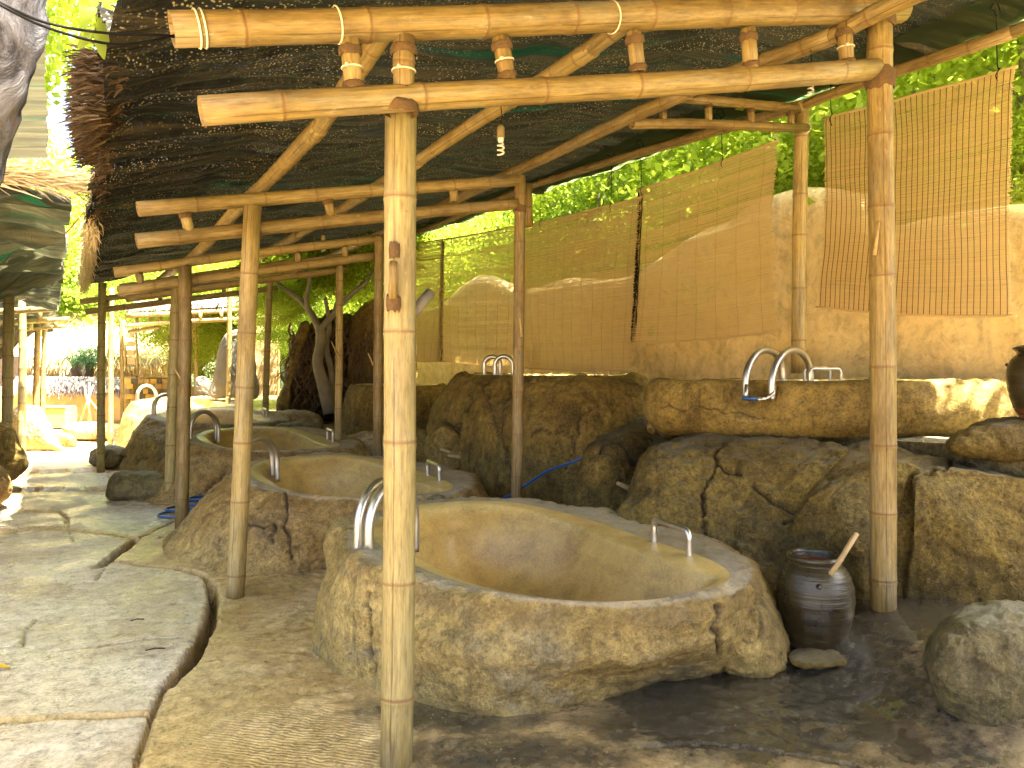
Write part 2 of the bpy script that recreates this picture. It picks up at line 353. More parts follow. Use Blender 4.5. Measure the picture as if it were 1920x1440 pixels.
MT['thatch_dark'] = m_thatch('thatch_weathered', (.03, .019, .010), (.12, .078, .042), (.06, .036, .02))
MT['thatch'] = m_thatch('thatch_straw', (.5, .38, .2), (.72, .60, .40), (.45, .4, .3))
MT['thatch_purple'] = m_thatch('thatch_old', (.14, .12, .12), (.3, .27, .26), (.2, .17, .15))
def m_leaf(name, a, b, tr, tf=.55):
    k = K(name); g = k.attr('gc'); s = k.xyz(g)[0]
    c = k.mix(s, a, b); t = k.mix(s, tuple(x * .6 for x in tr), tr)
    return k.done(k.mixs(tf, k.bsdf(c, .5, None, spec=.3), k.transl(t)))
MT['leaf'] = m_leaf('leaf_yellowgreen', (.10, .17, .02), (.24, .31, .04), (.72, .85, .10))
MT['leaf_mid'] = m_leaf('leaf_green', (.045, .10, .02), (.16, .24, .035), (.50, .66, .08))
MT['leaf_dark'] = m_leaf('leaf_deep', (.03, .07, .03), (.06, .12, .05), (.10, .25, .10), .4)
MT['bark'] = m_simple('bark_brown', (.20, .14, .09), .9, 0, .5, 12, .9, .02)
MT['bark_pale'] = m_simple('bark_pale', (.27, .24, .18), .7, 0, .35, 7, .5, .01)
def m_bark_grey():
    k = K('bark_grey'); v = k.geo(); n = k.noise(k.mapv(v, (1, 1, .5)), 9, 6, .7, .8)
    c = k.mix(k.ramp(n, [(.38, 0), (.6, 1)]), (.03, .028, .03), (.15, .15, .165))
    c = k.mix(k.ramp(k.noise(v, 4, 5, .6), [(.6, 0), (.7, .8)]), c, (.16, .10, .07))
    return k.done(k.bsdf(c, .85, k.bump(n, 1, .03), spec=.2))
MT['bark_grey'] = m_bark_grey()
def m_steel():
    k = K('steel_brushed'); v = k.geo(); n = k.noise(v, 20, 4)
    return k.done(k.bsdf((.60, .58, .53), k.ramp(n, [(.3, .28), (.7, .45)]), k.bump(k.noise(v, 60, 3), .08, .002), 1.0))
MT['steel'] = m_steel()
def m_glaze():
    k = K('jar_glaze'); v = k.geo(); n = k.noise(v, 6, 5, .6, .5); z = k.xyz(k.obj())[2]
    c = k.mix(k.ramp(n, [(.4, 0), (.65, 1)]), (.020, .014, .005), (.045, .034, .012))
    c = k.mix(k.ramp(z, [(.24, 0), (.36, .6)]), c, (.05, .042, .02))
    c = k.mix(k.ramp(z, [(.045, 1), (.075, 0)]), c, (.12, .05, .025))
    sp = k.voro(k.mapv(v, (1, 1, 2)), 90); c = k.mix(k.ramp(sp, [(.1, .5), (.2, 0)]), c, (.16, .13, .08))
    return k.done(k.bsdf(c, k.ramp(n, [(.3, .22), (.7, .42)]), k.bump(k.noise(k.mapv(v, (1, 1, 12)), 8, 4, .6), .7, .006), coat=.1))
MT['glaze'] = m_glaze()
MT['clay_in'] = m_simple('jar_inside', (.26, .07, .035), .5)
MT['blue'] = m_simple('hose_blue', (.02, .09, .30), .35, 0, .2)
MT['white'] = m_simple('white_plastic', (.75, .74, .68), .4, 0, .1)
MT['tie'] = m_simple('tie_plastic', (.70, .66, .52), .4, 0, .1)
MT['yellow'] = m_simple('yellow_plastic', (.75, .38, .02), .4, 0, .1)
MT['blackwire'] = m_simple('black_cable', (.008, .008, .009), .8, 0, .1, spec=.1)
MT['putty'] = m_simple('joint_putty', (.15, .085, .032), .9, 0, .5, 30, .9, .01)
MT['wood'] = m_simple('wood_pale', (.50, .36, .17), .6, 0, .3, 20)
MT['wood_dark'] = m_simple('wood_dark', (.06, .035, .02), .7, 0, .4, 14)
MT['wood_grey'] = m_simple('wood_grey', (.22, .19, .15), .8, 0, .3, 10)
MT['clay'] = m_simple('clay_wall', (.50, .34, .15), .9, 0, .4, 3, .5, .02)
MT['clay_y'] = m_simple('clay_yellow', (.62, .40, .10), .8, 0, .2, 3)
MT['slate'] = m_simple('slate_grey', (.13, .125, .115), .75, 0, .35, 2.5, .6, .02, dark=(.07, .066, .058))
MT['panel'] = m_simple('woven_panel', (.58, .40, .21), .8, 0, .2, 25)
MT['hill'] = m_simple('hill_soil', (.08, .10, .03), .95, 0, .5, 1.5, .6, .1)
MT['earth'] = m_simple('bare_earth', (.42, .34, .22), .9, 0, .3, 1.5, .6, .03)
def m_blind(name, a, b, tr):
    k = K(name); g = k.attr('gc'); x = k.xyz(g)
    row = k.noise(k.mapv(g, (.8, 1, 60)), 1.0, 3, .6); rr = k.noise(k.mapv(g, (0, 0, 133)), 1, 0)
    c = k.mix(k.ramp(rr, [(.3, 0), (.7, 1)]), a, b); c = k.mix(k.ramp(row, [(.5, 0), (.7, .5)]), c, tuple(q * .55 for q in a))
    c = k.mix(k.ramp(k.noise(k.mapv(g, (1, 1, .4)), 1.6, 4, .6), [(.5, 0), (.7, .4)]), c, tuple(v * .7 for v in a))
    return k.done(k.mixs(.55, k.bsdf(c, .6, None, spec=.3), k.transl(tr)))
MT['blind'] = m_blind('blind_reed', (.68, .54, .31), (.80, .67, .43), (.95, .82, .52))
MT['blind_dk'] = m_blind('blind_reed_brown', (.60, .48, .27), (.74, .62, .39), (.93, .77, .47))
MT['blind_pl'] = m_blind('blind_reed_pale', (.64, .51, .31), (.76, .63, .41), (.92, .78, .48))
MT['cord'] = m_simple('cord_dark', (.10, .055, .02), .8)

# ------------------------------------------------------------------ builders
NODE_W = .012
def bamboo(name, a, b, r, mat, parent, seg=.34, sides=14, bend=.01, r2=None, nodes=True, label=None):
    a = Vector(a); b = Vector(b); L = (b - a).length; r2 = r2 or r * .96
    t = (b - a).normalized(); u = t.orthogonal().normalized(); w = t.cross(u)
    ks = [0.0]; x = random.uniform(.3, 1) * seg
    nd = []
    while x < L - .04: nd.append(x); x += seg * random.uniform(.8, 1.2)
    prof = [(0, 1.0, 0)]
    for x in nd:
        for dx, f, n in ((-.035, 1.0, 0), (-.012, 1.035, 0), (-.005, 1.075, .3), (.0, .99, 1), (.005, 1.055, .6), (.014, 1.02, 0), (.04, 1.0, 0)):
            if 0 < x + dx < L: prof.append((x + dx, f, n))
    prof.append((L, 1.0, 0)); prof.sort()
    ph1, ph2 = random.uniform(0, 6), random.uniform(0, 6)
    V = []; gc = []; at = []
    ell = random.uniform(.96, 1.04)
    for x, f, n in prof:
        q = x / L; amp = bend * math.sin(math.pi * q)
        c = a + t * x + u * amp * math.sin(ph1 + q * 3) + w * amp * math.cos(ph2 + q * 2.5)
        rr = (r * (1 - q) + r2 * q) * f
        for k in range(sides):
            an = 2 * math.pi * k / sides
            V.append(c + (u * math.cos(an) * ell + w * math.sin(an) / ell) * rr); gc.append((math.cos(an) * rr, math.sin(an) * rr, x)); at.append(n)
    n = len(prof); Fc = [tuple(q) for q in gridfaces(n, sides)]
    # hollow cut ends
    for base, sgn, x in ((0, 1, 0), ((n - 1) * sides, -1, L)):
        i0 = len(V); c = a + t * x
        cc = sum((Vector(V[base + k]) for k in range(sides)), Vector()) / sides
        for fr, dx in ((.78, 0), (.76, .035)):
            for k in range(sides):
                V.append(cc + (Vector(V[base + k]) - cc) * fr + t * sgn * dx); gc.append((gc[base + k][0] * fr, gc[base + k][1] * fr, x)); at.append(.25 if dx == 0 else 1)
        for k in range(sides):
            k2 = (k + 1) % sides
            q1 = (base + k, i0 + k, i0 + k2, base + k2); q2 = (i0 + k, i0 + sides + k, i0 + sides + k2, i0 + k2)
            Fc += [q1, q2] if sgn == 1 else [q1[::-1], q2[::-1]]
        cap = tuple(i0 + sides + k for k in range(sides)); Fc.append(cap[::-1] if sgn == 1 else cap)
    o = mk(name, [tuple(v) for v in V], Fc, mat, parent, True, {'gc': gc, 'node': at})
    if label: o['label'] = label
    return o
def tie(pos, axis, r, parent, mat=None, name='cable_tie', tr=.0035):
    axis = Vector(axis).normalized(); u = axis.orthogonal().normalized(); w = axis.cross(u)
    pts = [Vector(pos) + (u * math.cos(a) + w * math.sin(a)) * (r + tr * .7) for a in np.linspace(0, 2 * math.pi, 19)]
    V, Fc, g = sweep(pts, tr, 6)
    m = MB().add(V, Fc, g)
    c = Vector(pos) + u * (r + tr * 2); V, Fc = box_vf(c, (.012, .012, .012)); m.add(V, Fc)
    return m.build(name, mat or MT['tie'], parent)
def putty(pos, axis, r, parent, h=.03, seed=0):
    axis = Vector(axis).normalized(); u = axis.orthogonal().normalized(); w = axis.cross(u)
    n, m = 9, 28; V = []
    for i in range(n):
        q = i / (n - 1) * 2 - 1
        for k in range(m):
            a = 2 * math.pi * k / m
            e = perlin(np.array([math.cos(a) * 2 + seed, math.sin(a) * 2, i * .3]))
            e2 = perlin(np.array([math.cos(a) * 5 + seed, math.sin(a) * 5, i * 1.3]))
            rr = r * (.95 + .13 * (1 - q * q) ** .6 + .03 * e2)
            V.append(Vector(pos) + (u * math.cos(a) + w * math.sin(a)) * rr + axis * (q * h * (1 + .45 * e)))
    return mk('joint_putty', [tuple(v) for v in V], gridfaces(n, m), MT['putty'], parent)

def cr(a, N, closed):
    """catmull-rom resample along axis 0"""
    a = np.asarray(a, float); n = len(a)
    t = np.linspace(0, n, N, endpoint=False) if closed else np.linspace(0, n - 1, N)
    i = np.floor(t).astype(int)
    if not closed: i = np.minimum(i, n - 2)
    f = (t - i).reshape((-1,) + (1,) * (a.ndim - 1))
    ix = lambda k: (i + k) % n if closed else np.clip(i + k, 0, n - 1)
    p0, p1, p2, p3 = a[ix(-1)], a[ix(0)], a[ix(1)], a[ix(2)]
    return .5 * (2 * p1 + (p2 - p0) * f + (2 * p0 - 5 * p1 + 4 * p2 - p3) * f * f + (3 * p1 - p0 - 3 * p2 + p3) * f ** 3)
def gnorm(V):
    du = np.roll(V, -1, 1) - np.roll(V, 1, 1); dv = np.empty_like(V)
    dv[1:-1] = V[2:] - V[:-2]; dv[0] = V[1] - V[0]; dv[-1] = V[-1] - V[-2]
    n = np.cross(du, dv); l = np.linalg.norm(n, axis=-1, keepdims=True); return n / np.maximum(l, 1e-9)
def crackfield(V, lines, wid):
    px, py, d = proj(V); out = np.zeros(px.shape)
    jx = fbm(np.stack([px * .03, py * .03, px * 0], -1), 3) * 9; px = px + jx; py = py + jx
    for ln in lines:
        w = wid
        for (x0, y0), (x1, y1) in zip(ln[:-1], ln[1:]):
            L2 = (x1 - x0) ** 2 + (y1 - y0) ** 2 + 1e-6
            t = np.clip(((px - x0) * (x1 - x0) + (py - y0) * (y1 - y0)) / L2, 0, 1)
            dd = np.hypot(px - x0 - t * (x1 - x0), py - y0 - t * (y1 - y0)) * d / F
            out = np.maximum(out, np.exp(-(dd / w) ** 2))
    return out
def shape(rings, N, M, amp=.03, fr=2.0, cracks=None, cw=.008, cd=.03, mask=None, flip=False, seed=0, lumps=0.0, rough=1.0):
    V = cr(np.array([[tuple(p) for p in r] for r in rings]), N, False); V = cr(V.transpose(1, 0, 2), M, True).transpose(1, 0, 2)
    n = gnorm(V)
    if flip: n = -n
    P = V + seed * 3.7
    dsp = amp * (fbm(P * fr, 5, .55) + .35 * (ridged(P * fr * 2.1, 3) - .5))
    zw = perlin(P * 1.7 + .5 * perlin(P * 4)[..., None]); crs = np.exp(-(zw / .035) ** 2) * sstep(perlin(P * .9 + 31), -.05, .25)
    zv = perlin(P * np.array([4.5, 4.5, 1.6]) + 11); flu = np.exp(-(zv / .09) ** 2) * sstep(perlin(P * 1.3 + 57), -.1, .3)
    dsp = dsp + rough * (-.009 * crs - .007 * flu) + rough * (.010 * (ridged(P * np.array([7, 7, 4]), 3) - .5) + .006 * fbm(P * 17, 3)) + lumps * np.maximum(0, perlin(P * 1.1 + 5))
    if mask is not None: dsp = dsp * mask(V, np.linspace(0, 1, N)[:, None])
    ck = np.zeros(dsp.shape)
    if rough > .2: ck = .4 * crs * (mask(V, np.linspace(0, 1, N)[:, None]) if mask is not None else 1)
    if cracks:
        ck0 = ck; ck = crackfield(V, cracks, cw)
        facing = (n * (np.array([0, 0, H]) - V)).sum(-1) > 0
        ck = ck * facing; dsp = dsp - cd * ck; ck = np.maximum(ck, ck0)
    return V + n * dsp[..., None], ck
def puff(name, outline, d, front, back, mat, label, cat='boulder', power=2.6, amp=.03, fr=2.0, N=70, M=150, cracks=None, seed=0, parent=None, group=None, cw=.008, cd=.03, centre=None, zmin=None, depths=None):
    """a boulder: silhouette outline at distance d with a bulging front and back"""
    ds = depths or [d] * len(outline)
    O = np.array([tuple(W(x, y, dd)) for (x, y), dd in zip(outline, ds)])
    c = O.mean(0) if centre is None else np.array(W(centre[0], centre[1], d))
    toc = np.array([0, 0, H]) - c; toc[2] = 0; toc /= np.linalg.norm(toc)
    rings = []
    for t in (0.0, .18, .36, .52, .66, .78, .88, .95, 1.0):
        rings.append(c + (O - c) * t + toc * front * (1 - t ** power) ** (1 / power))
    for t in (.95, .8, .5, .02):
        rings.append(c + (O - c) * t - toc * back * (1 - t ** power) ** (1 / power))
    V, ck = shape(rings, N, M, amp, fr, cracks, cw, cd, seed=seed, flip=False)
    nn = gnorm(V); s = np.sign(((V - c) * nn).sum(-1).mean())
    if s < 0:
        V, ck = shape(rings, N, M, amp, fr, cracks, cw, cd, seed=seed, flip=True)
    if zmin is not None: V[..., 2] = np.maximum(V[..., 2], zmin)
    Fc = gridfaces(N, M)
    if s < 0: Fc = Fc[:, ::-1].copy()
    o = mk(name, V, Fc, mat, parent, True, {'crack': ck.ravel()})
    if parent is None: tag(o, label, cat, group)
    return o

def arch(base1, base2, h, r, parent, name='handrail', mat=None):
    """steel arch: two upright legs and a half circle"""
    a, b = Vector(base1), Vector(base2); c = (a + b) / 2; hw = (b - a).length / 2; u = (b - a).normalized(); z = Vector((0, 0, 1))
    top = max(a.z, b.z) + h - hw; pts = [a - z * .06, a]
    zc = Vector((c.x, c.y, top))
    for k in range(13): t = math.pi * k / 12; pts.append(zc - u * hw * math.cos(t) + z * hw * math.sin(t))
    pts += [b, b - z * .06]
    V, Fc, g = sweep(pts, r, 14, smoothp=2)
    return MB().add(V, Fc, g).build(name, mat or MT['steel'], parent)
def grab(base1, base2, h, r, parent, name='grab_bar'):
    a, b = Vector(base1), Vector(base2); u = (b - a).normalized(); z = Vector((0, 0, 1)); q = .035
    ta, tb = a + z * h, b + z * h
    pts = [a - z * .03, a, a + z * h * .5, ta - z * q, ta - z * q * .3 + u * q * .3, ta + u * q, (ta + tb) / 2, tb - u * q, tb - z * q * .3 - u * q * .3, tb - z * q, b + z * h * .5, b, b - z * .03]
    V, Fc, g = sweep(pts, r, 12, smoothp=3)
    return MB().add(V, Fc, g).build(name, MT['steel'], parent)
def blades(name, B, D, L, wid, mat, parent, drop=.3, cols=None):
    """thin straw blades: base points, unit directions, lengths"""
    n = len(B); B = np.asarray(B); D = np.asarray(D); L = np.asarray(L)[:, None]
    r = rng.normal(size=(n, 3)); sd_ = np.cross(D, r); sd_ /= np.linalg.norm(sd_, axis=1)[:, None]; w = wid * rng.uniform(.5, 1.4, (n, 1))
    mid = B + D * L * .55; tip = B + D * L + np.array([0, 0, -1]) * L * drop
    V = np.stack([B - sd_ * w, B + sd_ * w, mid + sd_ * w, mid - sd_ * w, tip + sd_ * w * .4, tip - sd_ * w * .4], 1)
    i = np.arange(n)[:, None] * 6
    Fc = np.concatenate([i + np.array([[0, 1, 2, 3]]), i + np.array([[3, 2, 4, 5]])])
    cx = np.repeat(rng.uniform(0, 1, n), 6); g = np.stack([cx, cx * 0, cx * 0], 1)
    o = mk(name, V, Fc, mat, parent, False, {'gc': g}); return o

# ================================================================== GROUND
J_CH = [(240, 1520), (258, 1420), (280, 1350), (300, 1300), (312, 1284)]
J_CH2 = [(312, 1284), (345, 1255), (375, 1205), (396, 1160), (402, 1125), (396, 1098)]
J_CH3 = [(396, 1098), (380, 1082), (350, 1072), (300, 1063), (240, 1054), (206, 1050)]
J_G = [(182, 1062), (206, 1048), (232, 1028), (258, 1012)]
J2 = [(-260, 1375), (0, 1354), (140, 1343), (298, 1336)]
J3 = [(-300, 1008), (10, 1000), (60, 993), (120, 994), (150, 997), (200, 1001), (258, 1012)]
J4 = [(258, 1012), (300, 990), (330, 975)]
J5 = [(-200, 925), (60, 921), (210, 919), (240, 925)]
J6 = [(-100, 893), (60, 888), (200, 885)]
J7 = [(125, 994), (128, 975), (110, 960), (-100, 955)]
MINOR = [[(128, 996), (136, 1010), (140, 1025)], [(-60, 1215), (0, 1212), (45, 1212), (48, 1180), (70, 1160), (92, 1153)],
         [(82, 1224), (140, 1219), (200, 1213), (250, 1205), (290, 1197), (345, 1197)], [(206, 1050), (190, 1073), (182, 1087)]]
def gpl(l, z=0): return np.array([tuple(G(x, y, z))[:2] for x, y in l])
def dist_pl(P, Q, pl):
    out = np.full(P.shape, 9.0)
    for (x0, y0), (x1, y1) in zip(pl[:-1], pl[1:]):
        L2 = (x1 - x0) ** 2 + (y1 - y0) ** 2 + 1e-9
        t = np.clip(((P - x0) * (x1 - x0) + (Q - y0) * (y1 - y0)) / L2, 0, 1)
        out = np.minimum(out, np.hypot(P - x0 - t * (x1 - x0), Q - y0 - t * (y1 - y0)))
    return out
def inpoly(P, Q, poly):
    r = np.zeros(P.shape, bool); n = len(poly)
    for i in range(n):
        x0, y0 = poly[i]; x1, y1 = poly[(i + 1) % n]
        c = ((y0 > Q) != (y1 > Q)); t = (Q - y0) / (y1 - y0 + 1e-12)
        r ^= c & (P < x0 + t * (x1 - x0))
    return r
ps = np.concatenate([np.linspace(-40, -6, 18), np.linspace(-5.6, -1.3, 30), np.arange(-1.2, 4.4, .0145), np.linspace(4.45, 8, 30), np.linspace(9, 60, 25)])
ss_ = [-30, -20, -12, -6, -3, -1, 0, .5, .9]; x = 1.1
while x < 9.5: ss_.append(x); x += .0125 + .0022 * max(0, x - 2.5)
while x < 30: ss_.append(x); x += .06 + .02 * (x - 9)
while x < 120: ss_.append(x); x += 4
ss_ = np.array(ss_)
GP, GQ = np.meshgrid(ps, ss_, indexing='ij')
P3 = np.stack([GP, GQ, GP * 0], -1)
zg = .012 * fbm(P3 * 1.3, 5) + .0035 * fbm(P3 * 9, 3)
zg += .16 * sstep(GP, 2.9, 3.7) * sstep(-GQ, -7, -5) + .12 * sstep(GP, 3.0, 4.0)
# rough skirt of cement round the tub feet
for cx_, cy_ in ((2.3, 3.6), (2.25, 6.6), (2.2, 9.6)):
    rr = np.hypot((GP - cx_) / 1.25, (GQ - cy_) / 1.35)
    ring = np.exp(-((rr - 1.0) / .22) ** 2)
    zg += ring * (.022 + .010 * fbm(P3 * 6 + cx_, 3) + .006 * fbm(P3 * 21, 3))
zg += .45 * sstep(GQ, 9.5, 12.5) * sstep(GP, 1.6, 2.6)
dark = np.zeros_like(zg)
def carve(l, w, dep, dk=1.0, jit=.5):
    global zg, dark
    wob = 1 + jit * fbm(P3 * 5, 2)
    d_ = dist_pl(GP, GQ, gpl(l)); k = np.exp(-(d_ / (w * wob)) ** 4); zg = zg - dep * k; dark = np.maximum(dark, k * dk)
carve(J_CH, .014, .05, .7, .3); carve(J_CH2, .032, .13, 1.0); carve(J_CH3, .02, .05, .6); carve(J_G, .036, .09, .9)
carve(J2, .013, .03, .7, .2); carve(J3, .012, .03, .7); carve(J4, .010, .02, .5); carve(J5, .03, .07, .8); carve(J6, .04, .08, .8); carve(J7, .01, .02, .5)
for l in MINOR: carve(l, .007, .015, .7, .8)
carve([(1200, 1405), (1300, 1405), (1400, 1410), (1500, 1420), (1600, 1437), (1650, 1460)], .010, .02, .8, .8)
# paths step slightly from slab to slab
px_, py_, dd_ = proj(np.stack([GP, GQ, GP * 0], -1))
SL = {
 'a': [(-300, 1012), (10, 1003), (60, 996), (120, 997), (200, 1004), (240, 1014), (206, 1046), (190, 1062), (215, 1054), (300, 1066), (350, 1075), (380, 1086), (393, 1100), (396, 1125), (388, 1160), (365, 1205), (335, 1250), (304, 1284), (290, 1330), (140, 1339), (0, 1350), (-300, 1372)],
 'b': [(-300, 1385), (0, 1358), (140, 1347), (284, 1340), (262, 1400), (244, 1480), (225, 1600), (-300, 1600)],
 'c': [(-300, 962), (108, 963), (122, 978), (120, 990), (60, 989), (10, 996), (-300, 1004)],
 'd': [(-200, 929), (60, 925), (236, 929), (330, 968), (296, 986), (255, 1008), (200, 997), (130, 992), (131, 972), (112, 956), (-200, 951)],
 'e': [(-100, 896), (60, 891), (200, 888), (208, 915), (60, 918), (-150, 921)],
 'f': [(-40, 862), (60, 858), (190, 858), (198, 882), (60, 885), (-80, 889)],
}
lift = {'a': .0, 'b': -.006, 'c': .01, 'd': .004, 'e': .02, 'f': .03}
regs = {}
for k_, pl in SL.items():
    m = inpoly(px_, py_, pl) & (dd_ > .5) & (GP < 3); regs[k_] = m; zg = zg + lift[k_] * m
wet = np.zeros_like(zg)
blob = lambda cx_, cy_, a, b: np.exp(-(((px_ - cx_) / a) ** 2 + ((py_ - cy_) / b) ** 2) ** 2)
wet = np.maximum(wet, 1.0 * blob(1430, 1330, 420, 130)); wet = np.maximum(wet, .95 * blob(1650, 1230, 350, 110)); wet = np.maximum(wet, .75 * blob(1750, 1400, 300, 90))
wet = np.maximum(wet, .8 * blob(850, 1345, 230, 50)); wet = np.maximum(wet, .5 * blob(560, 1060, 100, 40)); wet = np.maximum(wet, .75 * blob(960, 1425, 300, 60))
wet *= (dd_ > .3)
broom = .9 * blob(560, 1400, 200, 70) * (dd_ > .3)
broom[:] = broom
V = np.stack([GP, GQ, zg], -1).reshape(-1, 3)
n0, m0 = GP.shape
fc = gridfaces(n0, m0, False)[:, ::-1].copy()
lab = np.zeros(GP.shape, int)
for i, k_ in enumerate(SL): lab[regs[k_]] = i + 1
fl = lab.reshape(-1)[fc]; flab = np.where((fl == fl[:, :1]).all(1), fl[:, 0], 0)
def sub(name, sel, mat, parent=None):
    f = fc[sel]; idx, inv = np.unique(f.ravel(), return_inverse=True)
    return mk(name, V[idx], inv.reshape(-1, 4), mat, parent, True, {'crack': dark.ravel()[idx], 'wet': wet.ravel()[idx], 'broom': broom.ravel()[idx]}, origin=(0, 0, 0))
gr = sub('ground', flab == 0, MT['ground']); tag(gr, kind='structure')
ORG['ground'] = Vector((0, 0, 0))
for i, k_ in enumerate(SL): sub('paving_slab', flab == i + 1, MT['slab'], gr)

# terrace behind the rocks
def slabbox(name, x0, x1, y0, y1, z0, z1, mat, parent=None, amp=.02, n=60):
    xs = np.linspace(x0, x1, n); ys = np.linspace(y0, y1, n); A, B = np.meshgrid(xs, ys, indexing='ij')
    Z = z1 + amp * fbm(np.stack([A, B, A * 0], -1) * 1.5, 4)
    Z[0] = Z[-1] = z0; Z[:, 0] = z0; Z[:, -1] = z0
    A[0] = A[1]; A[-1] = A[-2]; B[:, 0] = B[:, 1]; B[:, -1] = B[:, -2]
    return mk(name, np.stack([A, B, Z], -1), gridfaces(n, n, False)[:, ::-1].copy(), mat, parent, False)
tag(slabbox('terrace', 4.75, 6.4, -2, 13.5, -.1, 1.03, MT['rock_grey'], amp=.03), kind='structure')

# ================================================================== CLAY WALL
def clay_wall():
    ys = np.linspace(-1.5, 15, 420); M = 40; P = []
    for y in ys:
        top = 2.68 + .16 * math.sin(y * 1.15 + 1.2) + .10 * math.sin(y * 2.3 + .4)
        if 4.2 < y < 5.9: top = max(top, 2.9 + .22 * math.sin((y - 4.2) / 1.7 * math.pi))
        top = 1.1 + (top - 1.1) * min(1, max(0, (y - .7) / 1.0)); th = .16; ring = []
        for k in range(M):
            q = k / (M - 1)
            if q < .42: ring.append((6.25 - th, y, .6 + (top - .6) * q / .42))
            elif q < .58: a = (q - .42) / .16 * math.pi; ring.append((6.25 - th * math.cos(a), y, top + th * .8 * math.sin(a)))
            else: ring.append((6.25 + th, y, top - (top - .6) * (q - .58) / .42))
        P.append(ring)
    V = np.array(P); P_ = V.copy(); n = np.zeros_like(V); n[..., 0] = np.where(np.arange(M) < M / 2, -1, 1)
    V = V + n * (.03 * fbm(P_ * 1.4, 4))[..., None] + n * (.006 * fbm(P_ * 9, 3))[..., None]
    ck = crackfield(V, [[(1532, 580), (1527, 640), (1520, 690)], [(1690, 600), (1688, 650), (1700, 690)], [(1688, 640), (1672, 690)]], .006)
    f = gridfaces(len(ys), M, False)
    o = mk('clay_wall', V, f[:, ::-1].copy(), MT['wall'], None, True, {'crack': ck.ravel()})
    tag(o, 'long ochre clay wall with wavy top behind the reed blinds and raised tubs', 'wall')
clay_wall()

# ================================================================== TUBS
T1 = dict(
 inner=[(762, 1035, .54), (850, 1082, .50), (950, 1112, .49), (1080, 1130, .48), (1200, 1128, .48), (1300, 1110, .48), (1346, 1088, .48), (1304, 1067, .50), (1200, 1034, .51), (1084, 985, .54), (960, 950, .60), (830, 948, .60), (745, 968, .60), (722, 1000, .57)],
 outer=[(690, 1062, .54), (812, 1104, .49), (930, 1130, .47), (1075, 1143, .46), (1212, 1143, .46), (1338, 1126, .46), (1408, 1094, .46), (1394, 1048, .48), (1284, 998, .51), (1125, 958, .55), (960, 938, .60), (810, 940, .60), (690, 972, .58), (650, 1020, .55)],
 mid=[(650, 1150, .33), (790, 1200, .30), (915, 1240, .27), (1070, 1245, .26), (1220, 1235, .25), (1365, 1205, .25), (1440, 1165, .24)],
 base=[(640, 1280, -.03), (750, 1325, -.03), (930, 1357, -.03), (1100, 1330, -.03), (1235, 1290, -.03), (1370, 1270, -.03), (1450, 1240, -.03)])
def ctrl(l): return np.array([tuple(G(*p)) for p in l])
T1I, T1O = ctrl(T1['inner']), ctrl(T1['outer'])
def ext(part, off, z):
    a = ctrl(part); n = len(T1O); out = np.zeros((n, 3)); out[:len(a)] = a
    c = T1O.mean(0)
    for i in range(len(a), n):
        d = T1O[i] - c; d[2] = 0; d /= np.linalg.norm(d); out[i] = T1O[i] + d * off; out[i, 2] = z
    return out
T1M, T1B = ext(T1['mid'], .14, .3), ext(T1['base'], .2, -.03)
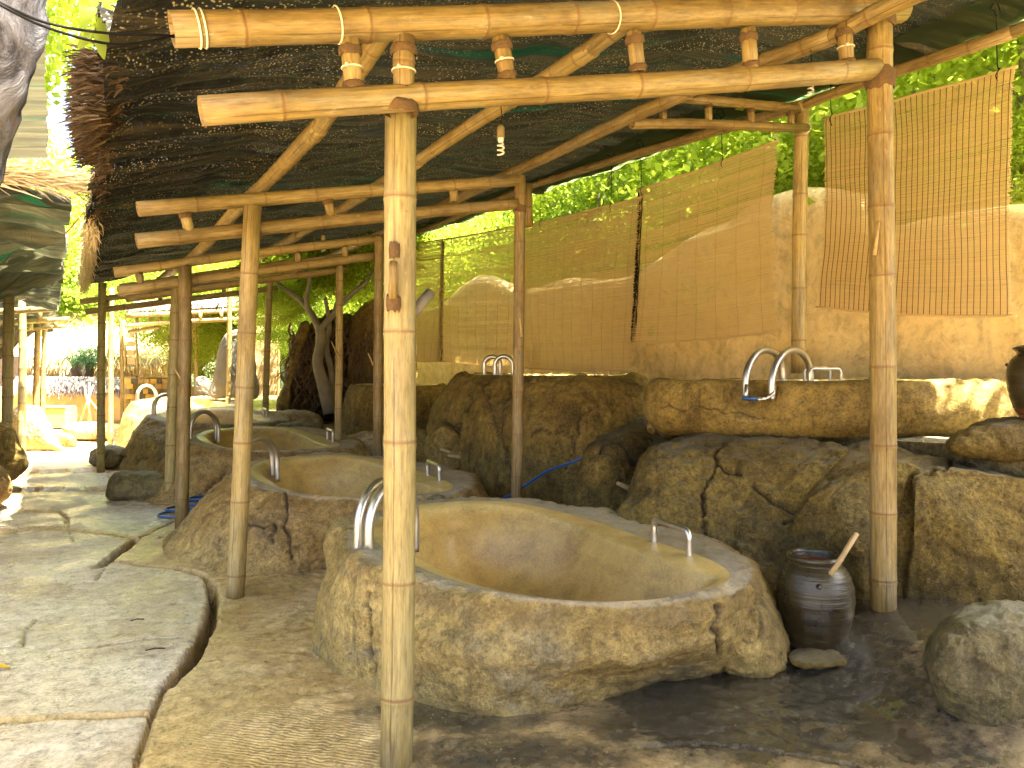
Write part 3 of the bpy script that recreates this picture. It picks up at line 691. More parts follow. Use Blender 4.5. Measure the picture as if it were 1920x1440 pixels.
def tub(label, shift=(0, 0), dz=0, mats=('rock_tan', 'basin'), seed=0, flare=0, cracks=None, amp=.03, detail=1.0, grp=None, rails=True, extra=None, scale=1.0, raised=None):
    sh = np.array([shift[0], shift[1], 0]); n = len(T1O)
    c0 = T1I.mean(0)
    def tr(a, up): b = (a - c0) * [scale, scale, 1] + c0 + sh; b = b.copy(); b[:, 2] += dz * up; return b
    I, O, Mi, B = tr(T1I, 1), tr(T1O, 1), tr(T1M, .8), tr(T1B, 0)
    c = I.mean(0)
    if flare:
        for i in range(n):
            d = B[i] - c; d[2] = 0; d /= np.linalg.norm(d)
            k = max(0, float(d @ np.array([-.9, .3, 0]))) + .35 * max(0, float(d @ np.array([-.5, -.85, 0])))
            B[i] += d * flare * k; Mi[i] += d * flare * .35 * k
    root = thing('stone_bathtub', label, 'bathtub', (c[0], c[1], 0), grp)
    lipo = O.copy(); lipo[:, 2] += .012; lipi = (O * .35 + I * .65); lipi[:, 2] = I[:, 2] + .012
    und = B.copy(); und[:, 2] = -.12
    up = O * .8 + Mi * .2; up[:, 2] = O[:, 2] - .05
    d_ = O - c; d_[:, 2] = 0; up = up + d_ / np.linalg.norm(d_, axis=1)[:, None] * .025
    rings = [und, B, B * .45 + Mi * .55, Mi, Mi * .5 + up * .5, up, lipo, lipi]
    N, M = int(110 * detail), int(420 * detail)
    def mask(V, t): return np.clip((1.0 - t) * 9, .12, 1) * np.ones(V.shape[:2])
    V, ck = shape(rings, N, M, amp, 2.2, cracks, .010, .035, mask=mask, flip=False, seed=seed)
    nn = gnorm(V); cc = V.mean((0, 1)); flip = ((V[N // 2] - cc) * nn[N // 2]).sum(-1).mean() < 0
    if flip: V, ck = shape(rings, N, M, amp, 2.2, cracks, .010, .035, mask=mask, flip=True, seed=seed)
    f = gridfaces(N, M); f = f[:, ::-1].copy() if flip else f
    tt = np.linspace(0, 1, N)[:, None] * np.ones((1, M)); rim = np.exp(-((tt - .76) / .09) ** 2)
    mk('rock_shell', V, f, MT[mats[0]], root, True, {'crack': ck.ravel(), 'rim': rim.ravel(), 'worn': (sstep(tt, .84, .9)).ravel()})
    # basin
    def inn(k, z, sx=0): b = c + (I - c) * k; b[:, 2] = I[:, 2] * 0 + z + c[2] * 0; return b
    top = V[-1]
    lip = cr(I, M, True); 
    rb = []
    rb.append(top)
    b1 = lip.copy(); b1[:, 2] += .002; rb.append(b1)
    b2 = c + (lip - c) * [.95, .95, 1]; b2[:, 2] = lip[:, 2] - .035; rb.append(b2)
    b3 = c + (lip - c) * [.86, .86, 1]; b3[:, 2] = lip[:, 2] - .15; rb.append(b3)
    b4 = c + (lip - c) * [.72, .72, 1]; b4[:, 2] = c[2] - .31; rb.append(b4)
    b5 = c + (lip - c) * [.48, .48, 1]; b5[:, 2] = c[2] - .39; rb.append(b5)
    b6 = c + (lip - c) * [.02, .02, 1]; b6[:, 2] = c[2] - .41; rb.append(b6)
    rb = np.array(rb); V2 = cr(rb, 46, False); V2[0] = top
    V2[1:] += (.004 * fbm(V2[1:] * 3, 3))[..., None] * np.array([1, 1, .5])
    f = gridfaces(46, M); f = f[:, ::-1].copy() if flip else f
    dep = np.maximum(0, cr(I, M, True)[None, :, 2] - V2[..., 2])
    mk('basin', V2, f, MT[mats[1]], root, True, {'depth': dep.ravel(), 'tz': V2.reshape(-1, 3)})
    if rails:
        # two arches over the rim on the left end, a small squared bar at the right end
        def rp(px, py, z): q = np.array(tuple(G(px, py, z))); return Vector(tr(q[None], 1)[0])
        for p1, p2 in (((672, 1028, .55), (757, 998, .55)), ((692, 1038, .55), (778, 1014, .53))):
            arch(rp(*p1), rp(*p2), .32, .025, root)
        grab(rp(1226, 1012, .535), rp(1292, 1038, .525), .118, .0165, root)
    return root
T1CR = [[(692, 1110), (684, 1160), (690, 1210), (688, 1262)], [(1350, 1135), (1342, 1180), (1346, 1225)], [(735, 1180), (745, 1240), (740, 1290)]]
t1 = tub('nearest egg-shaped stone bathtub with grey stained rock side, behind the front bamboo post', cracks=T1CR, seed=1, amp=.032, mats=('rock_tan', 'basin'))
T2CR = [[(535, 925), (540, 955), (530, 980), (541, 1005), (545, 1048)], [(455, 978), (490, 985), (512, 975), (518, 1000), (510, 1018)], [(415, 1010), (412, 1040)]]
t2 = tub('second stone bathtub with reddish flared rock side split by a deep crack', (-.02, 2.98), .02, ('rock_red', 'basin'), 3, .42, T2CR, .03, .9)
t3 = tub('third stone bathtub with flat brown rock side beyond the coiled blue hose', (.02, 6.0), .10, ('rock_red', 'basin'), 5, .35, [[(375, 925), (400, 905), (430, 890)], [(480, 842), (470, 870)]], .03, .6)
t4 = tub('fourth stone bathtub far along the row with steep slab-like rock side', (-.05, 9.0), .22, ('rock_tan', 'basin'), 8, .3, [[(205, 855), (250, 850), (300, 862)], [(262, 850), (255, 875)]], .035, .45)
t5 = tub('fifth and farthest stone bathtub of the row beside the path, beyond the slab-sided one', (.0, 12.2), .30, ('rock_tan', 'basin'), 9, .2, None, .03, .35)

# raised tubs on the terrace
def ring(c, z, ap, as_, n=24, e=2.3, ro=0.0, f=None):
    o = []
    for k in range(n):
        t = 2 * math.pi * k / n; ct, st = math.cos(t), math.sin(t)
        x = math.copysign(abs(ct) ** (2 / e), ct) * ap; y = math.copysign(abs(st) ** (2 / e), st) * as_
        if f: x, y = f(t, x, y, z)
        o.append((c[0] + x * math.cos(ro) - y * math.sin(ro), c[1] + x * math.sin(ro) + y * math.cos(ro), z))
    return np.array(o)
def raised_tub(label, c, rings, rim, mat, seed, cracks=None, amp=.03, N=110, M=360, notch=None, f=None, cw=.008, cd=.025, ro=0.0, rough=1.0):
    root = thing('raised_bathtub', label, 'bathtub', (c[0], c[1], rings[0][0]))
    rr = [ring((c[0] + (r[3] if len(r) > 3 else 0), c[1] + (r[4] if len(r) > 4 else 0)), r[0], r[1], r[2], f=f, ro=ro) for r in rings]
    def mask(V, t): return np.clip((1.0 - t) * 9, .15, 1) * np.ones(V.shape[:2])
    V, ck = shape(rr, N, M, amp, 1.9, cracks, cw, cd, mask=mask, seed=seed, rough=rough)
    nn = gnorm(V); cc = V.mean((0, 1)); flip = ((V[N // 2] - cc) * nn[N // 2]).sum(-1).mean() < 0
    if flip: V, ck = shape(rr, N, M, amp, 1.9, cracks, cw, cd, mask=mask, flip=True, seed=seed, rough=rough)
    if notch is not None:
        for (nx, ny, nz, nr, dep, dx, dy, dz_) in notch:
            w = np.exp(-(((V[..., 0] - nx) / nr) ** 2 + ((V[..., 1] - ny) / nr) ** 2 + ((V[..., 2] - nz) / nr) ** 2) ** 1.5)
            V = V + w[..., None] * dep * np.array([dx, dy, dz_])
    fcs = gridfaces(N, M); fcs = fcs[:, ::-1].copy() if flip else fcs
    mk('rock_shell', V, fcs, MT[mat], root, True, {'crack': ck.ravel()})
    z, ap, as_, dxp = rim; r0 = rings[-1]; top = V[-1]; L = []
    for k, (sc_, dz_) in enumerate(((1, 0), (.96, -.06), (.9, -.2), (.75, -.4), (.02, -.45))):
        L.append(cr(ring((c[0] + dxp, c[1]), z + dz_, ap * sc_, as_ * sc_, ro=ro), M, True))
    V2 = cr(np.array([top] + L), 36, False); V2[0] = top
    fcs = gridfaces(36, M); fcs = fcs[:, ::-1].copy() if flip else fcs
    mk('basin', V2, fcs, MT['basin'], root, True, {'depth': np.maximum(0, z - V2[..., 2]).ravel(), 'tz': V2.reshape(-1, 3)})
    return root
# T5: long log-like
nA = W(1408, 745, 5.42)
_R5 = R(44)
t6 = raised_tub('long ochre raised bathtub like a fallen log with two steel arches and blue valve', (4.99, 3.74),
    [(.96, .28, 1.02), (1.0, .42, 1.22), (1.10, .52, 1.34), (1.24, .55, 1.36), (1.35, .51, 1.32), (1.405, .45, 1.26), (1.41, .39, 1.18)],
    (1.40, .34, 1.1, 0), 'rock_ochre', 2, cracks=[[(1240, 765), (1290, 765), (1300, 758), (1350, 772), (1430, 778)], [(1432, 806), (1436, 822)]], amp=.022, cw=.005, cd=.015,
    notch=[(nA.x, nA.y, nA.z + .03, .15, .13, .7, .7, -.2)], ro=_R5, rough=.5)
for (xa, xb, da) in ((1398, 1468, 5.5), (1447, 1520, 5.42)):
    a = W(xa, 735, da - .05); b = W(xb, 712, da + .2); a.z = 1.33; b.z = 1.38; arch(a, b, .25, .025, t6)
for (xa, xb, da, hh) in ((1518, 1577, 5.5, .095), (1508, 1556, 6.0, .10)):
    a = W(xa, 712, da); b = W(xb, 712, da + .05); a.z = b.z = 1.40; grab(a, b, hh, .011, t6)
v = MB(); a, b = W(1392, 746, 5.36), W(1420, 749, 5.34); V_, F_, g_ = sweep([a, b], .014, 10); v.add(V_, F_, g_); v.build('valve_handle', MT['blue'], t6)
for pp in ([b, W(1437, 748, 5.33)], [W(1437, 748, 5.33), W(1450, 738, 5.35), W(1452, 722, 5.38)], [W(1398, 746, 5.38), W(1400, 722, 5.42)]): V_, F_, g_ = sweep(pp, .015, 10); MB().add(V_, F_, g_).build('water_pipe', MT['steel'], t6)
# T4: tall bulging tub
t7 = raised_tub('tall bulging cracked rock bathtub at the clay wall, behind the slim middle post', (4.8, 7.4),
    [(.10, .95, 1.55, -.1, .1), (.5, .98, 1.72, -.08, .08), (.95, .93, 1.74, -.05, .05), (1.2, .84, 1.66, -.02, 0), (1.36, .76, 1.55, 0, 0), (1.42, .68, 1.45, 0, 0), (1.425, .62, 1.36, 0, 0)],
    (1.415, .55, 1.26, 0), 'rock_ochre', 4, cracks=[[(906, 712), (908, 745), (925, 790), (942, 830), (962, 862)], [(958, 716), (950, 750), (940, 790), (945, 840), (955, 875)], [(880, 730), (865, 790), (845, 812)], [(985, 815), (1050, 805), (1075, 818), (1085, 795), (1110, 770)], [(1072, 818), (1078, 850), (1060, 880)]], amp=.05, M=420)
for (xa, xb, p1, p2) in ((908, 938, 4.3, 4.45), (928, 962, 4.28, 4.42)):
    a = XP(xa, 710, p1); b = XP(xb, 705, p2); a.z = b.z = 1.38; arch(a, b, .25, .026, t7)
a, b = XP(906, 700, 4.7), XP(928, 700, 4.72); a.z = b.z = 1.41; grab(a, b, .11, .011, t7)
a, b = XP(1115, 712, 5.3), XP(1140, 712, 5.32); a.z = b.z = 1.41; grab(a, b, .12, .011, t7)
# T6: raised tub further along
t8 = raised_tub('smaller raised rock bathtub with curled left shoulder, beside the whitish tree', (4.5, 10.9),
    [(.3, .75, 1.0), (.7, .76, 1.02), (1.05, .72, .98), (1.22, .66, .92), (1.25, .6, .85)], (1.245, .54, .78, 0), 'rock_ochre', 6,
    cracks=[[(693, 745), (680, 775), (662, 800)]], amp=.04, N=60, M=200)
for (xa, xb, p1) in ((612, 634, 4.2), (624, 650, 4.25)):
    a = XP(xa, 725, p1); b = XP(xb, 722, p1 + .15); a.z = b.z = 1.2; arch(a, b, .24, .026, t8)
a, b = XP(648, 725, 4.5), XP(660, 725, 4.5); a.z = b.z = 1.24; grab(a, b, .14, .012, t8)

# ================================================================== BOULDERS
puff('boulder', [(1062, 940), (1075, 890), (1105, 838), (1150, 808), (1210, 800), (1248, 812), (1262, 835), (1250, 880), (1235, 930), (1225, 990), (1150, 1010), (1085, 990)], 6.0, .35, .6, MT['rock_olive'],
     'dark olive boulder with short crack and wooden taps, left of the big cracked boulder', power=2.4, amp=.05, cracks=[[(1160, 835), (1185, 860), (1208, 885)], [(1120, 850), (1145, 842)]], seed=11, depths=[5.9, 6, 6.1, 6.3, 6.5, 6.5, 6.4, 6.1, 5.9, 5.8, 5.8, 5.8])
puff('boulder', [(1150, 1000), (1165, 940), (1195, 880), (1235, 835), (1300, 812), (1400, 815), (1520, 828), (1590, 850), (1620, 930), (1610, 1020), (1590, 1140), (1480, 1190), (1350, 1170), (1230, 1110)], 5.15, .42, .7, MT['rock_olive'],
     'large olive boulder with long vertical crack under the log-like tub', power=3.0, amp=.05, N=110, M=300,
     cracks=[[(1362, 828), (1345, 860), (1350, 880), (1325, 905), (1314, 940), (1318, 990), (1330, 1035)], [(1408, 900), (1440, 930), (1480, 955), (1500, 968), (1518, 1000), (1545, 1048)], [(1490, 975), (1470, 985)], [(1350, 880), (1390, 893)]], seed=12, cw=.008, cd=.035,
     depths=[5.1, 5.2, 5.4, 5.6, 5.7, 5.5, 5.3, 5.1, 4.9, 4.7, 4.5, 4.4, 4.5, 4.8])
def ledge(name, sil, ridge, front, dback, mat, label, seed, cracks=None, amp=.035, N=130, M=300):
    """block with a flat top: back silhouette, top ridge ring, front face"""
    O = np.array([tuple(W(*p)) for p in sil]); Rg = np.array([tuple(W(*p)) for p in ridge]); c = np.array(W(*front))
    cb = O.mean(0) + (O.mean(0) - np.array([0, 0, 1.0])) * np.array([1, 1, 0]) * .18
    t = lambda a, b, k: a * (1 - k) + b * k
    rings = [c * np.ones_like(O), t(c, Rg, .4), t(c, Rg, .75), t(c, Rg, .93), Rg, t(Rg, O, .12), t(Rg, O, .55), O, t(O, cb, .35), t(O, cb, .98)]
    V, ck = shape(rings, N, M, amp, 1.8, cracks, .007, .03, seed=seed)
    nn = gnorm(V); cc = V.mean((0, 1)); fl = ((V - cc) * nn).sum(-1).mean() < 0
    if fl: V, ck = shape(rings, N, M, amp, 1.8, cracks, .007, .03, seed=seed, flip=True)
    f = gridfaces(N, M); f = f[:, ::-1].copy() if fl else f
    return tag(mk(name, V, f, mat, None, True, {'crack': ck.ravel()}), label, 'boulder')
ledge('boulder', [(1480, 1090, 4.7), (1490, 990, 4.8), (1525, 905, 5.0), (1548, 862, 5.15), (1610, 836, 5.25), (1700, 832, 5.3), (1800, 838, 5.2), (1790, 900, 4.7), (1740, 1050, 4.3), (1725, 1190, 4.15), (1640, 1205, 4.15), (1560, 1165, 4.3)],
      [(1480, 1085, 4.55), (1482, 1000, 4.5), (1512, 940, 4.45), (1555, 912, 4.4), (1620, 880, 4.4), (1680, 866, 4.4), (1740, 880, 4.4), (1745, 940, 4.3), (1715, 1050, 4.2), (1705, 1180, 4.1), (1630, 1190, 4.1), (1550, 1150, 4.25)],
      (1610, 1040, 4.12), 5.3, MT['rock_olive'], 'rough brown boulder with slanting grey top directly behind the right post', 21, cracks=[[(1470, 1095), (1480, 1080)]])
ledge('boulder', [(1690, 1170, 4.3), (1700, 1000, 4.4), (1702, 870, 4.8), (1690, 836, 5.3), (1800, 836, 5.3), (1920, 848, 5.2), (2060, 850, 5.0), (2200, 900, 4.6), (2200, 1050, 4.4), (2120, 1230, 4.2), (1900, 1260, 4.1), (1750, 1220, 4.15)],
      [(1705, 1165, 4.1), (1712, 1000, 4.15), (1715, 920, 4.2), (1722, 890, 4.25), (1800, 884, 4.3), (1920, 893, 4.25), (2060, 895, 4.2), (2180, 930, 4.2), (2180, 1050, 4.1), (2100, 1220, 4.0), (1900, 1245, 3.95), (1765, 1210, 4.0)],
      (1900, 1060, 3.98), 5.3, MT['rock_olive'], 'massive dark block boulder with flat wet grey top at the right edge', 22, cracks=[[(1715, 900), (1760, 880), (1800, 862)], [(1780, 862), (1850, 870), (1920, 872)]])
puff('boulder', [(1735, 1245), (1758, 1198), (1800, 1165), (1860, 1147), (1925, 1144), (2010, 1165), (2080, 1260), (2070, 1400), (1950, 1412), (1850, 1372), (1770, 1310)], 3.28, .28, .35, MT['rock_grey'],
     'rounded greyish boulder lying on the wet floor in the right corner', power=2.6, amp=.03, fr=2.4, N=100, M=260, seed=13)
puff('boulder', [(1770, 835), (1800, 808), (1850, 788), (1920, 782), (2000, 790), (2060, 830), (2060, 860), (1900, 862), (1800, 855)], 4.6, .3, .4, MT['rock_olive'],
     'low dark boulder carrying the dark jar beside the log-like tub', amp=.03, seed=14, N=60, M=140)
puff('boulder', [(1345, 1150), (1368, 1120), (1400, 1105), (1435, 1120), (1462, 1165), (1475, 1215), (1462, 1250), (1400, 1262), (1352, 1240), (1340, 1195)], 3.82, .24, .25, MT['rock_tan'],
     'small wet lobe of rock between the nearest bathtub and the dark jar', amp=.02, fr=3, seed=15, N=70, M=170)
puff('boulder', [(612, 1040), (615, 1000), (640, 975), (690, 968), (740, 985), (750, 1040), (700, 1090), (640, 1085), (622, 1070)], 4.75, .2, .25, MT['rock_tan'],
     'small yellow rock behind the steel arches of the nearest bathtub', amp=.025, fr=3, seed=16, N=60, M=140)
puff('boulder', [(800, 880), (795, 830), (815, 800), (840, 790), (880, 830), (885, 880), (870, 930), (830, 940)], 8.6, .4, .4, MT['rock_ochre'],
     'rounded ochre boulder at the left foot of the tall cracked tub', amp=.04, seed=17, N=60, M=140)
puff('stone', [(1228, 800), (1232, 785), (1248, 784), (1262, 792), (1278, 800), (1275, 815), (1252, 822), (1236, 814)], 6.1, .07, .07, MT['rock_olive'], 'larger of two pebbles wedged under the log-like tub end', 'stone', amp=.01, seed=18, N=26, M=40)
puff('stone', [(1214, 800), (1217, 790), (1228, 790), (1233, 800), (1228, 812), (1217, 811)], 6.15, .04, .04, MT['rock_ochre'], 'smaller tan pebble wedged under the log-like tub end', 'stone', amp=.006, seed=19, N=20, M=30)
puff('boulder', [(-40, 900), (-40, 800), (0, 790), (20, 800), (38, 840), (48, 872), (30, 890), (0, 905)], 9.3, .3, .4, MT['rock_olive'], 'dark mossy boulder behind the leftmost bamboo post', amp=.04, seed=20, N=50, M=100)
puff('boulder', [(-60, 960), (-60, 880), (-10, 868), (15, 890), (22, 915), (10, 935), (-20, 948)], 8.2, .2, .3, MT['rock_red'], 'reddish brown boulder cut off by the left edge, in front of the mossy one', amp=.03, seed=25, N=50, M=100)
puff('boulder', [(800, 940), (804, 932), (815, 927), (832, 930), (838, 942), (820, 950)], 5.35, .05, .05, MT['rock_grey'], 'small round grey stone behind the rim of the nearest bathtub', 'stone', amp=.006, seed=26, N=26, M=40)
# low platform blocks between the tubs and the far garden
lows = [
 ([(200, 925), (215, 890), (250, 885), (330, 890), (350, 925), (320, 945), (240, 945)], 8.8, .3, 'rock_grey', 'low wet step rock in front of the slab-sided fourth tub'),
 ([(500, 835), (515, 800), (540, 790), (595, 790), (612, 815), (608, 845), (550, 850)], 10.6, .3, 'rock_grey', 'flat grey block left of the raised tub with curled shoulder'),
 ([(640, 850), (650, 820), (700, 812), (730, 825), (735, 860), (690, 870)], 9.9, .3, 'rock_white', 'pale sunlit rock under the raised tub with curled shoulder'),
 ([(735, 870), (745, 815), (790, 800), (820, 812), (825, 860), (790, 880)], 9.6, .35, 'rock_ochre', 'ochre rock below the little dark jar by the wall'),
 ([(470, 800), (480, 775), (560, 770), (600, 780), (600, 800), (530, 808)], 12.6, .5, 'rock_white', 'pale flat rock sheet in dappled light beyond the third tub'),
 ([(330, 800), (345, 778), (400, 770), (455, 780), (460, 800), (400, 812)], 13.4, .5, 'rock_white', 'pale rough rock mound behind the third tub arches'),
 ([(170, 870), (172, 845), (200, 835), (235, 845), (235, 868), (200, 880)], 11.6, .3, 'rock_grey', 'dark stepped rock beside the path at the post foot'),
]
for i, (ol, d, th, mt, lb) in enumerate(lows):
    puff('boulder', ol, d, th, th, MT[mt], lb, amp=.04, seed=30 + i, N=44, M=90)

# ================================================================== SHELTER (near)
sh = thing('bamboo_shelter', 'long open bamboo shelter with black net roof over the row of bathtubs', 'shelter', (1.1, 5, 0))
ZR = lambda p: 2.70 + .21 * p        # roof line
def W3(p, s, z): return Vector((p, s, z))
def ppost(xt, yt, xb, yb, d, r, mat='bamboo', seg=.36, lab_=None, zb=None):
    a = W(xb, yb, d); b = W(xt, yt, d)
    return bamboo('post', a, b, r, MT[mat], sh, seg, r2=r * .97, label=lab_, bend=.006)
# posts: (top px,py) (bottom px,py) depth radius
ppost(752, 172, 743, 1436, 2.90, .060, 'bamboo_pale', .5, 'nearest thick pale bamboo post')
ppost(1649, 22, 1656, 1178, 4.00, .066, 'bamboo', .42, 'thick split bamboo post at the right')
ppost(474, 386, 441, 1118, 5.02, .058, 'bamboo', .42)
ppost(975, 330, 967, 1045, 6.3, .047, 'bamboo', .42)
ppost(347, 500, 341, 992, 7.15, .060, 'bamboo', .36)
ppost(711, 445, 707, 950, 8.2, .050, 'bamboo', .36)
ppost(331, 520, 318, 942, 8.5, .055, 'bamboo_far', .36)
ppost(637, 490, 632, 905, 9.4, .045, 'bamboo', .36)
ppost(192, 530, 189, 885, 11.1, .055, 'bamboo_far', .3)
ppost(506, 520, 497, 800, 12.4, .052, 'bamboo_far', .3)
ppost(1504, 200, 1497, 700, 6.2, .057, 'bamboo', .4)
ppost(989, 345, 991, 425, 8.6, .05, 'bamboo')
# feet: dark rotten stubs under two posts
for (x, y0, y1, d, r) in ((742, 1425, 1462, 2.9, .042), (440, 1112, 1135, 5.02, .038), (317, 938, 950, 8.5, .035)):
    V_, F_, g_ = sweep([W(x + 3, y0, d), W(x + 2, y1, d)], r, 10); MB().add(V_, F_, g_).build('post_foot', MT['wood_dark'], sh)
FR = {}
def beam(name, a, b, r, mat='bamboo', seg=.42, **k): return bamboo(name, a, b, r, MT[mat], sh, seg, **k)
# frame 1 (s ~ 2.65 to 2.4)
f1 = lambda px, py: YP(px, py, 2.66 - .0)
def f1d(px, py):
    t = (px - 320) / 1330.; d = 1 / ((1 - t) / 2.46 + t / 4.0); return W(px, py, d)
u1a, u1b = f1d(322, 55), f1d(1690, 18)
l1a, l1b = f1d(376, 208), f1d(1640, 130)
beam('beam', u1a, u1b, .0565, seg=.5, r2=.068, label='nearest upper beam'); beam('beam', l1a, l1b, .048, seg=.55, r2=.056, label='nearest lower beam')
for (xt, yt, xb, yb, r) in ((655, 75, 664, 170, .034), (757, 70, 757, 185, .040), (938, 70, 952, 150, .034), (1188, 60, 1197, 135, .034), (1402, 55, 1408, 130, .036), (1583, 45, 1588, 125, .038)):
    a, b = f1d(xt, yt), f1d(xb, yb); bamboo('strut', a, b, r, MT['bamboo'], sh, .3, bend=0)
    putty(a + (b - a) * .22, b - a, r * 1.15, sh, .018, xt); putty(a + (b - a) * .9, b - a, r * 1.1, sh, .012, xb)
    if xt in (655, 757, 938, 1583): tie(a + (b - a) * .55, b - a, r, sh)
putty(f1d(751, 203), (0, 0, 1), .0625, sh, .022, 3); putty(f1d(1650, 150), (0, 0, 1), .070, sh, .05, 4); putty(f1d(1650, 40), (0, 0, 1), .072, sh, .03, 9)
bd = (u1b - u1a)
for x in (366, 377, 630, 1148): tie(u1a + (u1b - u1a) * ((f1d(x, 40) - u1a).dot(bd) / bd.dot(bd)), bd, .058 + .006 * (x - 320) / 1330, sh)
# frame 2
def f2d(px, py):
    t = (px - 254) / 720.; d = 1 / ((1 - t) / 4.75 + t / 6.3); return W(px, py, d)
def fdraw(fd, up, lo, r, struts, mat='bamboo'):
    beam('beam', fd(*up[0]), fd(*up[1]), r, mat, seg=.4); beam('beam', fd(*lo[0]), fd(*lo[1]), r, mat, seg=.4)
    for (xt, yt, xb, yb) in struts:
        a, b = fd(xt, yt), fd(xb, yb); bamboo('strut', a, b, r * .72, MT[mat], sh, .3, bend=0)
        putty(a + (b - a) * .12, b - a, r * .8, sh, .016, xt)
fdraw(f2d, ((258, 392), (975, 338)), ((256, 452), (968, 382)), .048, ((347, 400, 355, 435), (475, 388, 475, 430), (614, 375, 622, 405), (850, 352, 852, 378)))
putty(f2d(472, 440), (0, 0, 1), .062, sh, .03, 5); putty(f2d(974, 392), (0, 0, 1), .052, sh, .03, 6)
def f3d(px, py):
    t = (px - 213) / 500.; d = 1 / ((1 - t) / 6.94 + t / 8.25); return W(px, py, d)
fdraw(f3d, ((214, 511), (712, 447)), ((221, 546), (712, 478)), .047, ((260, 508, 264, 535), (349, 495, 350, 520), (558, 470, 560, 492), (645, 458, 648, 482)))
def f4d(px, py):
    t = (px - 300) / 340.; d = 1 / ((1 - t) / 8.45 + t / 9.5); return W(px, py, d)
fdraw(f4d, ((225, 540), (650, 480)), ((235, 560), (650, 505)), .042, ((300, 535, 300, 548), (480, 508, 482, 522), (560, 495, 562, 510)))
def f5d(px, py):
    t = (px - 150) / 350.; d = 1 / ((1 - t) / 11 + t / 12.4); return W(px, py, d)
fdraw(f5d, ((150, 566), (520, 520)), ((160, 585), (520, 540)), .045, ((200, 562, 200, 578), (300, 550, 300, 565), (420, 535, 420, 550)), 'bamboo_far')
# frame C (from row B purlin to the wall-side post)
def fcd(px, py):
    t = (px - 1180) / 320.; d = 1 / ((1 - t) / 5.2 + t / 6.06); return W(px, py, d)
fdraw(fcd, ((1268, 183), (1500, 203)), ((1185, 232), (1512, 240)), .037, ((1242, 205, 1244, 232), (1328, 195, 1329, 232), (1408, 205, 1408, 235), (1482, 210, 1484, 236)))
tie(fcd(1511, 240), (1, .5, 0), .037, sh)
# purlins run the length of the roof
def purlin(pts, r, seg=.3, mat='bamboo'):
    for i, (a, b) in enumerate(zip(pts[:-1], pts[1:])):
        a = Vector(a); b = Vector(b); e = (b - a).normalized() * .12
        bamboo('purlin', a, b + e, r, MT[mat], sh, seg, r2=r * .86, bend=.012)
pr = lambda l: [XP(x, y, p) for x, y, p in l]
purlin(pr([(790, -60, 1.32), (600, 238, 1.32), (462, 374, 1.27), (352, 490, 1.20), (300, 525, 1.2)]), .052, .13)
purlin(pr([(1290, -50, 2.3), (1112, 90, 2.3), (785, 302, 2.25), (560, 440, 2.2), (430, 515, 2.2)]), .047, .22)
purlin(pr([(1780, -40, 3.45), (1560, 68, 3.45), (1290, 172, 3.4), (968, 320, 3.4), (700, 445, 3.35), (520, 520, 3.3)]), .047, .25)
purlin([XP(2150, -30, 5.07), XP(1900, 60, 5.07), XP(1510, 196, 5.07), XP(990, 350, 5.07), XP(760, 445, 5.07), XP(640, 490, 5.07)], .045, .25)
beam('purlin', XP(1480, 100, 4.1), XP(1290, 180, 3.9), .035)
# cloth
def cloth(name, p0, p1, s0, s1, zf, mat, parent, n=120, m=420, fold=.03, edge=None, label=None):
    A, B = np.meshgrid(np.linspace(0, 1, n), np.linspace(s0, s1, m), indexing='ij')
    e0 = p0(B) if callable(p0) else p0 + B * 0; e1 = p1(B) if callable(p1) else p1 + B * 0
    Pp = e0 + (e1 - e0) * A
    Q = np.stack([Pp * .45, B * 3.2, B * 0], -1)
    Z = zf(Pp, B) + fold * (1 + 1.0 * np.exp(-(Pp - .2) / .5) * (fold > .07)) * fbm(Q, 4, .6) + fold * .5 * np.abs(perlin(np.stack([Pp * .8, B * 8.5, B * 0 + 3], -1)))
    V = np.stack([Pp + .03 * perlin(np.stack([B * 2.5, Pp * 2, B * 0], -1)), B, Z], -1)
    o = mk(name, V, gridfaces(n, m, False), mat, parent, True, {'gc': np.stack([Pp.ravel(), B.ravel(), Pp.ravel() * 0], -1)}); return o
def zroof(P, S):
    sag = -.05 * np.sin((P % 1.15) / 1.15 * math.pi)
    z = ZR(P) + .09 + sag + .02 * np.sin(S * 1.7 + P)
    return z - .10 * sstep(P, 5.1, 5.7) - .06 * sstep(-P, -.55, -.15)
cl = cloth('shade_cloth', lambda S: .165 + .022 * np.clip(S - 2.6, -2, 9) + .03 * np.sin(S * 5), 5.55, -5.5, 13.2, zroof, MT['cloth'], sh, 150, 1000, .075)  # stretch behind the camera is added unseen, to block sky and sun
# greener strip sewn on the wall side
cloth('cloth_hem', 4.9, 5.62, -5.5, 12.5, lambda P, S: zroof(P, S) - .03, MT['cloth_grn'], sh, 30, 300, .02)
# thatch on top and hanging at the eave
n = 9000
S_ = rng.uniform(3.7, 13.0, n); cl_ = np.clip(perlin(np.stack([S_ * 1.9, S_ * 0, S_ * 0], -1)) * 1.5, -.3, 1)
Bp = .24 + .022 * np.clip(S_ - 2.6, -2, 9) + rng.normal(0, .03, n)
Bz = ZR(Bp) + .12 + rng.uniform(-.16, .12, n)
D = np.stack([-1 + rng.normal(0, .25, n), rng.normal(0, .45, n), rng.normal(-.35, .35, n)], -1); D /= np.linalg.norm(D, axis=1)[:, None]
far_ = sstep(S_, 5, 8)
L_ = rng.uniform(.015, .055, n) * (1 + .7 * cl_) * (1 - .3 * far_)
big = (S_ > 3.8) & (S_ < 4.9); L_ = np.where(big, L_ * 1.5, L_)
o = blades('thatch_fringe', np.stack([Bp, S_, Bz], -1), D, L_, .004, MT['thatch_dark'], sh, .25); o['kind'] = 'stuff'
n = 3500
